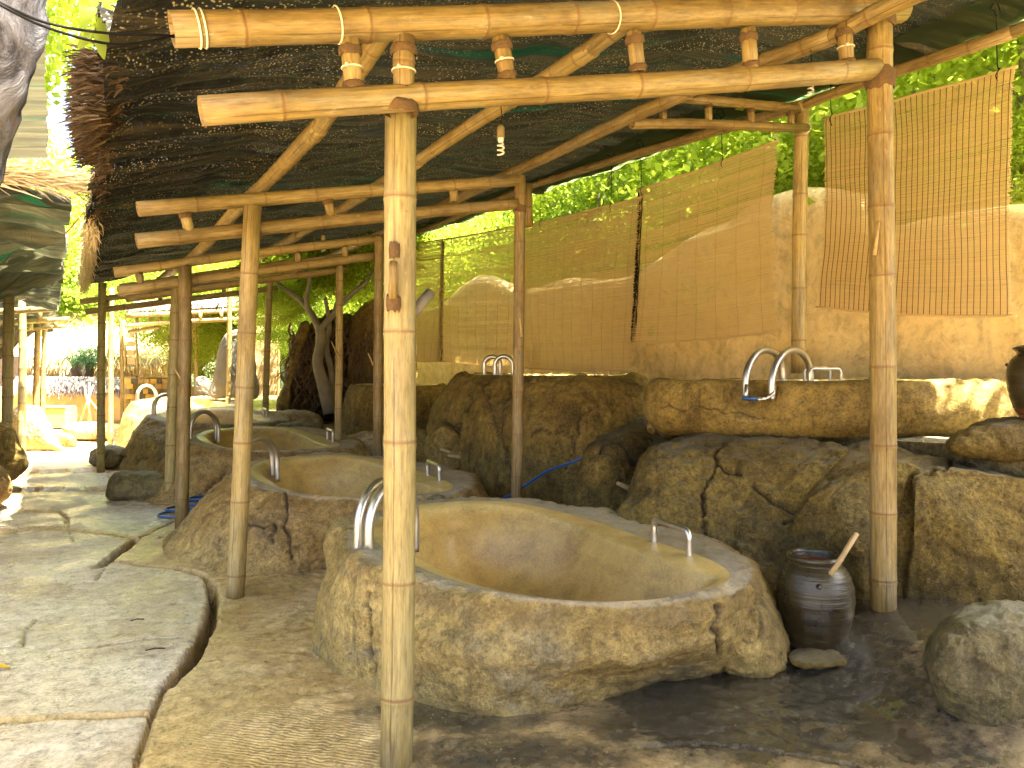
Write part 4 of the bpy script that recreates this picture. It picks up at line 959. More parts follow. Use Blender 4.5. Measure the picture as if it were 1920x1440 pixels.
S_ = rng.uniform(3.85, 4.75, n); Bp = .19 + rng.normal(0, .02, n); Bz = ZR(Bp) + .05 + rng.uniform(-.2, .13, n)
cc_ = (S_ - 3.85) / 1.1
D = np.stack([-1 + rng.normal(0, .15, n), rng.normal(.1, .3, n), -.15 + rng.normal(0, .3, n)], -1); D /= np.linalg.norm(D, axis=1)[:, None]
o = blades('thatch_clump', np.stack([Bp, S_, Bz], -1), D, rng.uniform(.03, .125, n) * (1.15 - .6 * cc_), .0045, MT['thatch_dark'], sh, .1); o['kind'] = 'stuff'
n = 3500
S_ = rng.uniform(7.2, 13, n); Bp = .20 + .022 * (S_ - 2.6) + rng.normal(0, .025, n); Bz = ZR(Bp) + .05 + rng.uniform(-.2, .1, n)
D = np.stack([rng.normal(-.15, .45, n), rng.normal(0, .6, n), rng.normal(-.6, .5, n)], -1); D /= np.linalg.norm(D, axis=1)[:, None]
o = blades('thatch_edge', np.stack([Bp, S_, Bz], -1), D, rng.uniform(.03, .10, n), .005, MT['thatch'], sh, .3); o['kind'] = 'stuff'
# small fittings on the front post
V_, F_, g_ = sweep([W(738, 492, 2.82), W(737, 505, 2.81), W(738, 520, 2.81), W(737, 560, 2.82)], [.016, .015, .015, .016], 12)
MB().add(V_, F_, g_).build('hook_peg', MT['bamboo'], sh)
putty(W(738, 568, 2.845), (0, 0, 1), .026, sh, .03, 31); putty(W(740, 470, 2.85), (0, 0, 1), .020, sh, .03, 32)
bamboo('peg', W(770, 592, 2.95), W(806, 550, 3.05), .022, MT['wood_grey'], sh, .5)
for (x0, y0, x1, y1, d, r) in ((1648, 415, 1640, 478, 3.93, .010), (621, 640, 634, 668, 9.35, .010), (690, 662, 700, 685, 8.15, .010), (327, 690, 340, 712, 7.1, .012), (975, 595, 978, 632, 6.25, .012)):
    V_, F_, g_ = sweep([W(x0, y0, d), W(x1, y1, d)], [r * .6, r], 8); MB().add(V_, F_, g_).build('branch_stub', MT['wood'], sh)

# ================================================================== BLINDS
def blind(label, TL, TR, BR, BL, mat, seed, ncord=16, pitch=.0078, dp=0, gap=.22, cordmat='cord', hooks=()):
    tl, tr, br, bl = [np.array(XP(q[0], q[1], 5.1 + dp)) for q in (TL, TR, BR, BL)]
    root = thing('reed_blind', label, 'blind', tuple((bl + br) / 2), 'reed blinds hanging from the roof edge')
    hgt = (np.linalg.norm(tl - bl) + np.linalg.norm(tr - br)) / 2; n = int(hgt / pitch); M = 26
    t = np.linspace(0, 1, M); rs = np.random.default_rng(seed)
    def surf(u, v):
        P = (tl * (1 - u)[..., None] + tr * u[..., None]) * (1 - v)[..., None] + (bl * (1 - u)[..., None] + br * u[..., None]) * v[..., None]
        bow = .05 * np.sin(u * 3.1 + seed) * np.sin(v * 3.0) + .02 * perlin(np.stack([u * 3 + seed, v * 4, u * 0], -1))
        P[..., 0] += bow; P[..., 2] += -.025 * np.sin(u * math.pi) * (.4 + .6 * v) + .006 * perlin(np.stack([u * 4 + seed, v * 9, u * 0], -1)); return P
    V = []; Fc = []; g = []; b = 0
    e = rs.normal(0, .004, (n, 2)); rowg = np.clip(1 + 1.6 * perlin(np.stack([np.arange(n) * .11 + seed * 7, np.zeros(n), np.zeros(n)], -1)), .3, 2.2)
    for i in range(n):
        v = (i + .5 + rs.normal(0, .12)) / n; w = hgt / n * (1 - gap * rowg[i]) * .5 * rs.uniform(.8, 1.08)
        u = np.linspace(e[i, 0], 1 + e[i, 1], M); P = surf(u, np.full(M, v))
        r_ = .0022; col = np.stack([u * 2, np.full(M, v * 2), np.full(M, i * 1.0)], -1)
        for dx, dz in ((0, w), (-r_, 0), (0, -w), (r_, 0)): V.append(P + np.array([dx, 0, dz])); g.append(col)
        for k in range(4):
            k2 = (k + 1) % 4
            j = np.arange(M - 1); Fc.append(np.stack([b + k * M + j, b + k * M + j + 1, b + k2 * M + j + 1, b + k2 * M + j], -1))
        b += 4 * M
    o = mk('reed_slats', np.concatenate(V), np.concatenate(Fc), mat, root, False, {'gc': np.concatenate(g)}); o['kind'] = 'stuff'
    m = MB()
    for i in range(ncord):
        u = (i + .5) / ncord; vv = np.linspace(0, 1, 24); P = surf(np.full(24, u), vv); P[:, 0] -= .006
        V_, F_, g_ = sweep([Vector(q) for q in P], .0022 if ncord > 20 else .0012, 4); m.add(V_, F_, g_)
    m.build('woven_cord', MT[cordmat] if ncord > 20 else MT['wood'], root)['kind'] = 'stuff'
    P = surf(np.linspace(-.01, 1.01, 20), np.zeros(20)); V_, F_, g_ = sweep([Vector(q) for q in P], .011, 8); MB().add(V_, F_, g_).build('top_rail', MT['blind_dk'], root)
    P = surf(np.linspace(-.012, 1.02, 20), np.ones(20)); V_, F_, g_ = sweep([Vector(q) for q in P], .010, 8); MB().add(V_, F_, g_).build('bottom_rail', MT['blind_dk'], root)
    for u in hooks:
        a = Vector(surf(np.array([u]), np.array([0.]))[0]); top = Vector((5.07, a.y, ZR(5.07) - .13))
        top.z = 1.5 + (XP(1000, 348, 5.07).z - 1.5)
        mm = MB(); V_, F_, g_ = sweep([a - Vector((0, .0, .07)), a + Vector((-.014, .012, -.02)), a + Vector((-.01, -.012, .02)), a + Vector((0, .01, .05)), top + Vector((.0, 0, -.03)), top + Vector((-.05, .01, .0)), top + Vector((0, 0, .055)), top + Vector((.05, 0, 0)), top + Vector((0, 0, -.03))], .0035, 5, smoothp=3); mm.add(V_, F_, g_)
        mm.build('hanging_string', MT['blackwire'], root)
    return root
blind('square-gridded brown reed blind at the right edge, behind the right post', (1546, 222), (1903, 126), (1897, 592), (1533, 576), MT['blind_dk'], 1, 34, gap=.10, hooks=(.05, .93))
blind('orange-brown reed blind hanging left of the slim wall-side post', (1198, 356), (1456, 265), (1456, 622), (1183, 642), MT['blind'], 2, 7, gap=.2, hooks=(.03, .66))
blind('widest tan reed blind with stained bottom, right of the slim middle post', (975, 425), (1200, 370), (1180, 692), (976, 690), MT['blind_pl'], 3, 12, dp=-.03, gap=.13, hooks=(.2, .8))
blind('thin see-through reed blind between the front post and the slim middle post', (828, 450), (985, 420), (980, 684), (826, 676), MT['blind'], 4, 9, dp=.04, gap=.30, hooks=(.15,))
blind('beige close-woven reed blind just right of the front post', (726, 462), (830, 449), (826, 678), (726, 672), MT['blind_pl'], 5, 9, dp=-.02, gap=.08, hooks=(.8,))

for (x0, y0, x1, y1, w0, lb) in ((1196, 360, 1182, 642, 14, 'narrow dark sheet added as gap shade between the widest tan blind and the orange-brown blind'), (828, 452, 825, 676, 6, 'thin dark sheet added as gap shade between the beige close-woven blind and the see-through blind')):
    U, Vv = np.meshgrid(np.linspace(0, 1, 6), np.linspace(0, 1, 60), indexing='ij'); a, b, c, d = [np.array(XP(x, y, 5.14)) for x, y in ((x0, y0), (x0 + w0, y0), (x1 + w0, y1), (x1, y1))]
    P = (a * (1 - U)[..., None] + b * U[..., None]) * (1 - Vv)[..., None] + (d * (1 - U)[..., None] + c * U[..., None]) * Vv[..., None]
    P[..., 0] += .03 * np.sin(U * 5) + .01 * perlin(np.stack([U * 2, Vv * 20, U * 0], -1))
    tag(mk('gap_shade_strip', P, gridfaces(6, 60, False), MT['cloth'], None, True, {'gc': np.stack([U.ravel() * .2, Vv.ravel() * 1.8, U.ravel() * 0], -1)}), lb, 'net')  # dark sheets added to paint shade into the gaps between blinds
# ================================================================== SMALL THINGS
def lathe(prof, c, n=40, amp=0.0):
    V = []
    for r_, z in prof:
        for k in range(n): a = 2 * math.pi * k / n; V.append((c[0] + r_ * math.cos(a), c[1] + r_ * math.sin(a), c[2] + z))
    return np.array(V), gridfaces(len(prof), n)
def jar(base, h, label, lid=False, stick=False, parts=True):
    root = thing('clay_jar', label, 'jar', tuple(base))
    s = h / .50; rp = [(.0, 0), (.11, 0), (.125, .01), (.12, .03), (.135, .05), (.16, .12), (.182, .2), (.190, .27), (.188, .32), (.176, .38), (.155, .425), (.132, .448), (.124, .455), (.128, .468), (.137, .478), (.137, .492), (.126, .50), (.116, .492), (.112, .46)]
    P = cr(np.array(rp), 110, False); P[:, 0] = np.maximum(P[:, 0], 0)
    P[:, 0] += np.where((P[:, 1] > .05) & (P[:, 1] < .43), .0016 * np.sin(P[:, 1] * 260) + .0012 * np.sin(P[:, 1] * 97), 0)
    V_, F_ = lathe(P * s, base, 56)
    mk('jar_body', V_, F_, MT['glaze'], root)
    rp = [(.112 * s, .46 * s), (.14 * s, .38 * s), (.15 * s, .2 * s), (.001, .1 * s)]
    V_, F_ = lathe(rp, base, 40); mk('jar_inside', V_, F_[:, ::-1].copy(), MT['clay_in'], root)
    if parts:
        for k in range(3):
            a = k * 2.1 + 3.9; c = Vector(base) + Vector((math.cos(a) * .182 * s, math.sin(a) * .182 * s, .38 * s))
            V_, F_, g_ = sweep([c + Vector((0, 0, .0)), c + Vector((math.cos(a) * .012, math.sin(a) * .012, .0))], [.014, .006], 8); MB().add(V_, F_, g_).build('lug', MT['glaze'], root)
    if lid:
        V_, F_ = lathe([(.001, .56 * s), (.03 * s, .555 * s), (.035 * s, .53 * s), (.11 * s, .515 * s), (.15 * s, .50 * s), (.15 * s, .485 * s), (.1 * s, .48 * s)], base, 36); mk('lid', V_, F_[:, ::-1].copy(), MT['glaze'], root)
    return root
jb = G(1528, 1218, .06); jb.z = .05
jar(jb, .50, 'wide-mouthed dark glazed clay jar on the wet floor beside the nearest bathtub')
a = Vector((jb.x + .0, jb.y, jb.z + .30)); t_ = W(1606, 1000, 3.78)
V_, F_, g_ = sweep([a, W(1568, 1062, 3.74), t_], [.013, .013, .014], 10); tag(MB().add(V_, F_, g_).build('wooden_ladle', MT['wood']), 'pale wooden ladle handle leaning out of the wide-mouthed jar', 'ladle')
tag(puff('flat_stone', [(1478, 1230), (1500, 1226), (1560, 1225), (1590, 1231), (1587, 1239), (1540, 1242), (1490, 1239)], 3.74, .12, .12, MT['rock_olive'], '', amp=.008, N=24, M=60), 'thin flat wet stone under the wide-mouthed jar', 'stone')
jar(W(1946, 786, 4.5), .42, 'dark lidded clay jar on a low boulder, cut by the right edge', lid=True)
jar(XP(793, 797, 4.6), .42, 'little dark clay jar half hidden behind the front post', parts=False)

def bulb(px, py, d, label, top=None):
    o = W(px, py, d); root = thing('hanging_lamp', label, 'lamp', tuple(o))
    s = 1.0
    V_, F_, g_ = sweep([o + Vector((0, 0, .10)), o + Vector((0, 0, .16)), o + Vector((0, 0, .175))], [.021, .021, .010], 16); MB().add(V_, F_, g_).build('lamp_socket', MT['bamboo'], root)
    V_, F_, g_ = sweep([o + Vector((0, 0, .17)), o + Vector((.01, 0, .22)), o + Vector((0, 0, .28))], .003, 6); MB().add(V_, F_, g_).build('lamp_cord', MT['blackwire'], root)
    m = MB(); V_, F_, g_ = sweep([o + Vector((0, 0, .075)), o + Vector((0, 0, .085)), o + Vector((0, 0, .105))], [.014, .017, .018], 14); m.add(V_, F_, g_)
    pts = [o + Vector((.017 * math.cos(t), .017 * math.sin(t), .070 - .006 * t / 1.4)) for t in np.linspace(0, 2 * math.pi * 2.5, 60)]
    V_, F_, g_ = sweep(pts, .0055, 8); m.add(V_, F_, g_); m.build('spiral_bulb', MT['white'], root)
bulb(939, 292, 4.36, 'white spiral bulb hanging under the net, right of the front post')
bulb(1520, 175, 5.1, 'white spiral bulb hanging near the wall-side post')
bulb(606, 472, 8.0, 'small white spiral bulb hanging between the far frames')

# blue hose coil and run
pts = []
for k in range(150):
    t = k / 149 * 2 * math.pi * 4.2; r_ = .30 - .012 * t / 2 + .02 * math.sin(t * 2.3); c = G(352, 968)
    pts.append(c + Vector((r_ * math.cos(t + .4) * 1.05 + .01 * t, r_ * math.sin(t + .4) * .95 + .012 * t, .014 + .0055 * t)))
V_, F_, g_ = sweep(pts, .0125, 8); tag(MB().add(V_, F_, g_).build('hose', MT['blue']), 'coiled blue hose on the ground at the foot of the left posts', 'hose')
V_, F_, g_ = sweep([W(905, 950, 6.6), W(940, 938, 6.6), W(985, 910, 6.7), W(1030, 882, 6.5), W(1075, 866, 6.3), W(1112, 848, 6.3), W(1130, 838, 6.6)], .013, 8, smoothp=6); tag(MB().add(V_, F_, g_).build('hose', MT['blue']), 'dark blue hose running up the rocks behind the nearest bathtub', 'hose')
# wooden taps
for (x0, y0, x1, y1, d, r, lb) in ((1180, 916, 1158, 906, 5.62, .014, 'upper of two small wooden taps on the olive boulder'), (1196, 930, 1175, 955, 5.6, .013, 'lower of two small wooden taps on the olive boulder'),
                                   (851, 850, 826, 842, 8.25, .015, 'upper wooden peg tap on the round ochre boulder'), (868, 858, 840, 854, 8.25, .015, 'lower wooden peg tap on the round ochre boulder')):
    a, b = W(x0, y0, d), W(x1, y1, d - .08); V_, F_, g_ = sweep([a + (a - b) * .5, a, b], [r * 1.9, r * 1.5, r], 10); tag(MB().add(V_, F_, g_).build('wooden_tap', MT['wood']), lb, 'tap')
rt = thing('garden_tap', 'yellow-handled tap with black fittings under the nearest steel arches', 'tap', tuple(W(640, 1070, 4.3)))
V_, F_, g_ = sweep([W(612, 1090, 4.25), W(628, 1084, 4.25)], [.016, .020], 8); MB().add(V_, F_, g_).build('tap_handle', MT['yellow'], rt)
V_, F_, g_ = sweep([W(628, 1084, 4.25), W(634, 1060, 4.3), W(650, 1042, 4.32), W(662, 1036, 4.35)], .016, 8); MB().add(V_, F_, g_).build('tap_pipe', MT['blackwire'], rt)
for i, (x, y, lb) in enumerate(((296, 1012, 'left of two pale pebbles near the blue hose'), (330, 1015, 'right of two pale pebbles near the blue hose'))):
    c = G(x, y); puff('pebble', [(x - 6, y), (x - 4, y - 6), (x + 3, y - 7), (x + 7, y - 1), (x + 4, y + 4), (x - 3, y + 4)], (c.x * sA + c.y * cA), .02, .02, MT['rock_white'], lb, 'pebble', amp=.003, N=14, M=18)
def flat_leaf(px, py, L, w, rz, mat, label):
    c = G(px, py); c.z += .012; n = 9; V = []; 
    for i in range(n):
        t = i / (n - 1); ww = w * math.sin(math.pi * min(1, t * 1.0 + .02)) ** .8
        for sgn in (-1, 0, 1): V.append((c.x + math.cos(rz) * (t - .5) * L - math.sin(rz) * sgn * ww, c.y + math.sin(rz) * (t - .5) * L + math.cos(rz) * sgn * ww, c.z + .008 * abs(sgn) + .006 * math.sin(t * 5)))
    tag(mk('fallen_leaf', V, gridfaces(n, 3, False), mat, None, True, {'gc': V}), label, 'leaf')
flat_leaf(0, 1256, .09, .02, -.4, MT['yellow'], 'yellow-green fallen leaf at the left edge of the paving')
for (x0, y0, x1, y1, lb) in ((272, 1223, 310, 1219, 'dark short twig lying on the large slab'), (245, 1167, 270, 1164, 'tiny twig on the smooth middle of the slab'), (137, 863, 142, 857, 'thin twig on the far wet path')):
    V_, F_, g_ = sweep([G(x0, y0) + Vector((0, 0, .01)), G((x0 + x1) / 2, (y0 + y1) / 2) + Vector((0, 0, .016)), G(x1, y1) + Vector((0, 0, .01))], .004, 6); tag(MB().add(V_, F_, g_).build('twig', MT['wood_dark']), lb, 'twig')

# loose grit on the floor
n = 1100; gx = rng.uniform(-.3, 3.2, n); gy = rng.uniform(1.9, 6.5, n); rr_ = rng.uniform(.0015, .005, n) * np.where(rng.uniform(size=n) < .05, 2, 1)
okk = np.hypot((gx - 2.3) / 1.0, (gy - 3.6) / 1.2) > .95
gx, gy, rr_ = gx[okk], gy[okk], rr_[okk]; n = len(gx)
ip = np.clip(np.searchsorted(ps, gx), 0, len(ps) - 1); iq = np.clip(np.searchsorted(ss_, gy), 0, len(ss_) - 1); gz = zg[ip, iq]
oct_ = np.array([(1, 0, 0), (0, 1, 0), (-1, 0, 0), (0, -1, 0), (0, 0, .7), (0, 0, -.5)]); V = (oct_[None] * rng.uniform(.6, 1.3, (n, 6, 3))) * rr_[:, None, None] + np.stack([gx, gy, gz + rr_ * .3], -1)[:, None]
tf = np.array([(0, 1, 4), (1, 2, 4), (2, 3, 4), (3, 0, 4), (1, 0, 5), (2, 1, 5), (3, 2, 5), (0, 3, 5)]); fcs = (np.arange(n)[:, None, None] * 6 + tf[None]).reshape(-1, 3)
tag(mk('grit', V, fcs, MT['rock_tan'], None, False), kind='stuff')
# black cables from the tree to the beam end
for i, (pts, lb) in enumerate((([(-80, -40, 2.1), (20, 15, 2.15), (95, 45, 2.2), (200, 62, 2.3), (300, 66, 2.42), (330, 70, 2.5)], 'upper black cable from the grey trunk to the beam end'),
                               ([(-80, -38, 2.08), (20, 20, 2.12), (90, 52, 2.18), (190, 80, 2.28), (260, 80, 2.4), (330, 66, 2.5)], 'lower sagging black cable from the grey trunk to the beam end'))):
    V_, F_, g_ = sweep([W(*p) for p in pts], .0042, 6, smoothp=6); tag(MB().add(V_, F_, g_).build('cable', MT['blackwire']), lb, 'cable')

# ================================================================== VEGETATION
def crown_mesh(name, R_, n, clumps, leaf, mat, seed, flat=.7):
    rs = np.random.default_rng(seed)
    d = rs.normal(size=(clumps, 3)); d /= np.linalg.norm(d, axis=1)[:, None]
    c = d * (rs.uniform(.15, 1, clumps) ** .45)[:, None] * R_; c[:, 2] *= flat
    i = rs.integers(0, clumps, n); p = c[i] + rs.normal(size=(n, 3)) * R_ * .13 * np.array([1.2, 1.2, .6])
    nn = rs.normal(size=(n, 3)) + np.array([0, 0, .8]); nn /= np.linalg.norm(nn, axis=1)[:, None]
    a = np.cross(nn, rs.normal(size=(n, 3))); a /= np.linalg.norm(a, axis=1)[:, None]; b = np.cross(nn, a)
    L = leaf * rs.uniform(.6, 1.3, (n, 1)); w = L * .28
    V = np.stack([p - a * L * .5, p + b * w, p + a * L * .5, p - b * w], 1); F_ = np.arange(n * 4).reshape(n, 4)
    cv = np.clip(rs.uniform(0, 1, n) * .6 + rs.uniform(0, 1, clumps)[i] * .4, 0, 1); g = np.repeat(np.stack([cv, cv, cv], -1), 4, 0)
    o = mk(name, V, F_, mat, None, False, {'gc': g}, origin=(0, 0, 0)); return o.data, o
CM = []
for i, (mt, n_) in enumerate((('leaf', 15000), ('leaf_mid', 14000), ('leaf_dark', 12000), ('leaf', 9000))):
    me, o = crown_mesh('crown', 2.3, int(n_ * 1.7), 80, .095 if i < 3 else .12, MT[mt], 40 + i); bpy.data.objects.remove(o); CM.append(me)
def tree(x, y, z0, zc, sc, kind, label, lean=(0, 0), bark='bark_pale', rad=.12, crown=True, name='tree', limbs=5):
    root = thing(name, label, 'tree', (x, y, z0), 'leafy trees beyond the wall and shelters')
    top = Vector((x + lean[0], y + lean[1], zc)); base = Vector((x, y, z0 - .2))
    rs = random.Random(int(x * 100 + y * 10))
    mid = base.lerp(top, .5) + Vector((rs.uniform(-.2, .2), rs.uniform(-.2, .2), 0))
    V_, F_, g_ = sweep([base, mid, top], [rad, rad * .75, rad * .35], 9, smoothp=4); m = MB().add(V_, F_, g_)
    for k in range(limbs):
        q = rs.uniform(.35, .85); s0 = base.lerp(mid, q * 2) if q < .5 else mid.lerp(top, q * 2 - 1); a = rs.uniform(0, 6.28)
        e = s0 + Vector((math.cos(a), math.sin(a), rs.uniform(.5, 1.1))) * sc * rs.uniform(.9, 1.6)
        V_, F_, g_ = sweep([s0, s0.lerp(e, .5) + Vector((0, 0, .15)), e], [rad * .4, rad * .28, rad * .1], 6, smoothp=3); m.add(V_, F_, g_)
    m.build('trunk', MT[bark], root)
    c = bpy.data.objects.new('crown', CM[kind]); C.objects.link(c); c.parent = root; c.location = top - Vector((x, y, z0)) + Vector((0, 0, .2)); c.scale = (sc, sc, sc * rs.uniform(.85, 1.1)); c.rotation_euler = (0, 0, rs.uniform(0, 6))
    return root
# hillside behind the clay wall
def hillz(X, Y): return -.15 + 9.0 * sstep(X, 7.2, 34) + 5 * sstep(Y, 30, 75) * sstep(X, -6, 4) + 3 * sstep(Y, 26, 60)
A, B = np.meshgrid(np.linspace(-60, 110, 110), np.linspace(-40, 130, 110), indexing='ij')
Z = np.where((A < 6.6) & (B < 24), -.6, hillz(A, B) + .4 * fbm(np.stack([A, B, A * 0], -1) * .15, 3) * sstep(np.maximum(A - 7, B - 27), 0, 6))
tag(mk('hillside', np.stack([A, B, Z], -1), gridfaces(110, 110, False)[:, ::-1].copy(), MT['hill'], None, True), kind='structure')
kinds = ['yellow-green', 'mid-green', 'deep green', 'sparse bright']
spots = [(7.4, 3.4, 5.6, .9, 3), (7.5, 6.6, 5.5, .95, 3), (7.4, 10.2, 5.4, 1.0, 3)]
rs = random.Random(5); TL_ = []
for row, (xw, st, z_, sc_) in enumerate(((8.6, 2.7, 3.4, 1.0), (12.0, 4.0, 6.0, 1.5), (18, 5.5, 9.5, 2.2), (27, 8, 14, 3.0))):
    y = 1.6 if row == 0 else (2.5 if row == 1 else -6)
    while y < (22 if row == 0 else 34 + row * 12):
        spots.append((xw + rs.uniform(-.7, .7), y + rs.uniform(-.6, .6), z_ + rs.uniform(-.5, .7), sc_ * rs.uniform(.85, 1.2), rs.choice([0, 0, 0, 1, 3]))); y += st
# far left garden edge
for (x, y, z_, sc_, k_) in ((-4.5, 30, 6, 2.0, 0), (-9, 26, 6, 2.2, 3), (-1, 34, 6, 2.3, 0), (3, 33, 5, 2.0, 1), (7, 29, 4.5, 1.8, 0), (-14, 20, 6, 2.2, 0), (-9.5, 16, 6.5, 2.0, 3), (-12, 30, 8, 2.6, 1), (5.2, 20, 3.4, 1.2, 0), (6.5, 17.5, 4.2, 1.3, 0), (3.6, 23, 3.8, 1.3, 1), (-6.0, 11, 5.6, 1.5, 3), (-7.5, 7, 6.2, 1.5, 0), (-17, 12, 7, 2.4, 1)):
    spots.append((x, y, z_, sc_, k_))
for i, (x, y, z_, sc_, k_) in enumerate(spots):
    zb = float(hillz(np.array(x), np.array(y))) if (x > 6.6 or y > 24) else -.1
    px__ = CX + F * (x * cA - y * sA) / max(.1, x * sA + y * cA)
    if x * sA + y * cA < 1 or px__ < -700 or px__ > 2700: continue
    where = 'overhanging the clay wall' if x < 7.65 and x > 7 and z_ > 5 else 'just behind the clay wall' if 7 < x < 10 else ('up the slope behind the clay wall' if x > 10 else 'beyond the far shelters')
    TL_.append((px__, where, kinds[k_], tree(x, y, max(zb, -.15), z_, sc_, k_, '', (rs.uniform(-.4, .4), rs.uniform(-.4, .4)))))
ORDN = ['leftmost', 'second', 'third', 'fourth', 'fifth', 'sixth', 'seventh', 'eighth', 'ninth', 'tenth', 'eleventh', 'twelfth', 'thirteenth', 'fourteenth', 'fifteenth', 'sixteenth', 'seventeenth', 'eighteenth', 'nineteenth', 'twentieth', 'next after twentieth', 'second after twentieth', 'third after twentieth', 'fourth after twentieth', 'fifth after twentieth', 'sixth after twentieth', 'seventh after twentieth', 'eighth after twentieth']
for key in sorted({(t[1], t[2]) for t in TL_}):
    l = sorted([t for t in TL_ if (t[1], t[2]) == key], key=lambda t: t[0])
    for q, t in enumerate(l):
        t[3]['label'] = (f'{ORDN[q]} from the left of the {key[1]} trees {key[0]}' if q else f'leftmost of the {key[1]} trees {key[0]}') if len(l) > 1 else f'the one {key[1]} leafy tree {key[0]}'
# canopy shading the path on the left
for i, (x, y, z_, sc_, k_) in enumerate(((-1.6, 2.5, 6.6, 1.2, 0), (-2.0, 6.4, 6.6, 1.2, 0), (-1.2, 10.4, 6.4, 1.2, 0), (.6, 5.0, 7.2, .8, 0))):
    tree(x - 2.2, y, 0, z_, sc_, k_, ('overhanging tree left of the path, nearest to the grey trunk', 'overhanging tree left of the path, second beyond the grey trunk', 'overhanging tree left of the path, above the left net roof', 'tall overhanging tree with the smallest crown above the eave thatch')[i], (2.2, 0), 'bark_grey', .1)
# grey trunk at the top left corner
V0 = [W(-520, 1500, 2.6), W(-330, 900, 2.55), W(-190, 500, 2.5), W(-75, 200, 2.45), W(-5, 0, 2.45), W(60, -200, 2.5), W(160, -500, 2.7)]
V_, F_, g_ = sweep(V0, [.26, .2, .18, .15, .14, .12, .1], 40, smoothp=14)
V_ = V_ + (V_ * 0 + (.022 * fbm(V_ * 5, 4) + .012 * fbm(V_ * 18, 3))[:, None]) * np.array([1, .6, .3])
og = thing('grey_tree', 'knobbly grey-barked trunk leaning across the top left corner', 'tree', (V0[0].x, V0[0].y, 0)); MB().add(V_, F_, g_).build('trunk', MT['bark_grey'], og)
c = bpy.data.objects.new('crown', CM[1]); C.objects.link(c); c.parent = og; c.location = W(160, -500, 2.7) - V0[0] + Vector((0, 0, V0[0].z + 3.2)); c.scale = (.7,) * 3
# hanging leaves beside the eave
lb_ = thing('leafy_twig', 'bright green drooping leaves beside the thatch at the top left', 'leaves', tuple(W(190, -40, 2.9)))
V_, F_, g_ = sweep([W(230, -90, 3.0), W(200, -30, 2.9), W(190, 20, 2.88), W(178, 60, 2.86)], [.006, .005, .004, .002], 6); MB().add(V_, F_, g_).build('stem', MT['bark'], lb_)
for (x0, y0, x1, y1, w) in ((185, 5, 150, 22, .022), (180, 15, 150, 55, .024), (190, 20, 200, 60, .020), (182, 45, 148, 92, .022), (188, 50, 196, 112, .022), (195, 10, 222, 30, .018), (175, 10, 148, 2, .02), (192, 0, 214, 6, .018), (185, 35, 205, 84, .018), (178, 50, 165, 78, .016)):
    a, b = W(x0, y0, 2.86 + random.uniform(-.03, .03)), W(x1, y1, 2.86 + random.uniform(-.06, .06)); t = (b - a).normalized(); sd_ = t.cross(Vector((.5, .86, random.uniform(-.5, .5)))).normalized(); nn_ = t.cross(sd_)
    V = []; 
    for i in range(9):
        q = i / 8; ww = w * math.sin(math.pi * (.04 + .94 * q)) ** .75
        for sg in (-1, 0, 1): V.append(tuple(a.lerp(b, q) + sd_ * sg * ww + nn_ * (.25 * ww * abs(sg) + .012 * math.sin(q * 3))))
    mk('leaf', V, gridfaces(9, 3, False), MT['leaf'], lb_, True, {'gc': [(random.uniform(.6, 1),) * 3] * 27})
# faded net panel by the trunk
def hang(name, pts4, d, mat, label, cat, fold=.02, n=60, m=70):
    tl, tr, br, bl = [np.array(W(x, y, d)) for x, y in pts4]; U, Vv = np.meshgrid(np.linspace(0, 1, n), np.linspace(0, 1, m), indexing='ij')
    P = (tl * (1 - U)[..., None] + tr * U[..., None]) * (1 - Vv)[..., None] + (bl * (1 - U)[..., None] + br * U[..., None]) * Vv[..., None]
    P[..., 0:2] += (fold * fbm(np.stack([U * .8, Vv * 9, U * 0], -1), 3))[..., None]
    g = np.stack([U.ravel() * 1.0, Vv.ravel() * 1.6, U.ravel() * 0], -1)
    return tag(mk(name, P, gridfaces(n, m, False), mat, None, True, {'gc': g}), label, cat)
hang('shade_net', [(-140, 50), (82, 60), (92, 297), (-140, 300)], 4.6, MT['cloth_pale'], 'faded beige shade net hanging beside the grey trunk', 'net')

# ================================================================== LEFT SHELTER AND FAR GARDEN
sl = thing('bamboo_shelter', 'lower bamboo shelter with drooping net roof across the path on the left', 'shelter', (-1, 12, 0))
def bl_(name, a, b, r, seg=.32, mat='bamboo_far', par=None): return bamboo(name, a, b, r, MT[mat], par or sl, seg, sides=10)
for (xt, yt, xb, yb, d, r) in ((18, 490, 12, 905, 10.3, .068), (41, 560, 40, 862, 12.9, .062), (73, 565, 66, 838, 14.6, .055), (84, 600, 80, 800, 16, .05)):
    bl_('post', W(xb, yb, d), W(xt, yt, d), r)
for (x0, y0, x1, y1, d, r) in ((-80, 486, 84, 479, 9.6, .055), (-80, 516, 88, 513, 9.8, .058), (-60, 548, 66, 551, 11.0, .055), (-60, 590, 105, 578, 12.5, .055), (-60, 610, 130, 598, 13.6, .045), (30, 620, 125, 612, 14.5, .035)):
    bl_('beam', W(x0, y0, d), W(x1, y1, d + .1), r)
for (x, y0, y1, d) in ((18, 488, 515, 9.7), (75, 575, 600, 13.0), (104, 598, 614, 14), (58, 600, 618, 14)): bl_('strut', W(x, y1, d), W(x, y0, d), .035)
cloth('shade_cloth', -3.2, lambda S: .12 + .02 * np.sin(S * 3), 6.9, 14.5, lambda P, S: 2.84 - .035 * (S - 7) + .12 * (-P) * 0.3 - .06 * sstep(P, -.5, .1), MT['cloth_left'], sl, 90, 500, .10)
cloth('shade_cloth', -3.6, lambda S: .05 + .05 * np.sin(S * 2.3), 15.2, 21, lambda P, S: 2.62 - .02 * (S - 15) - .08 * P * .3, MT['cloth_left'], sl, 60, 300, .12)
n = 3500
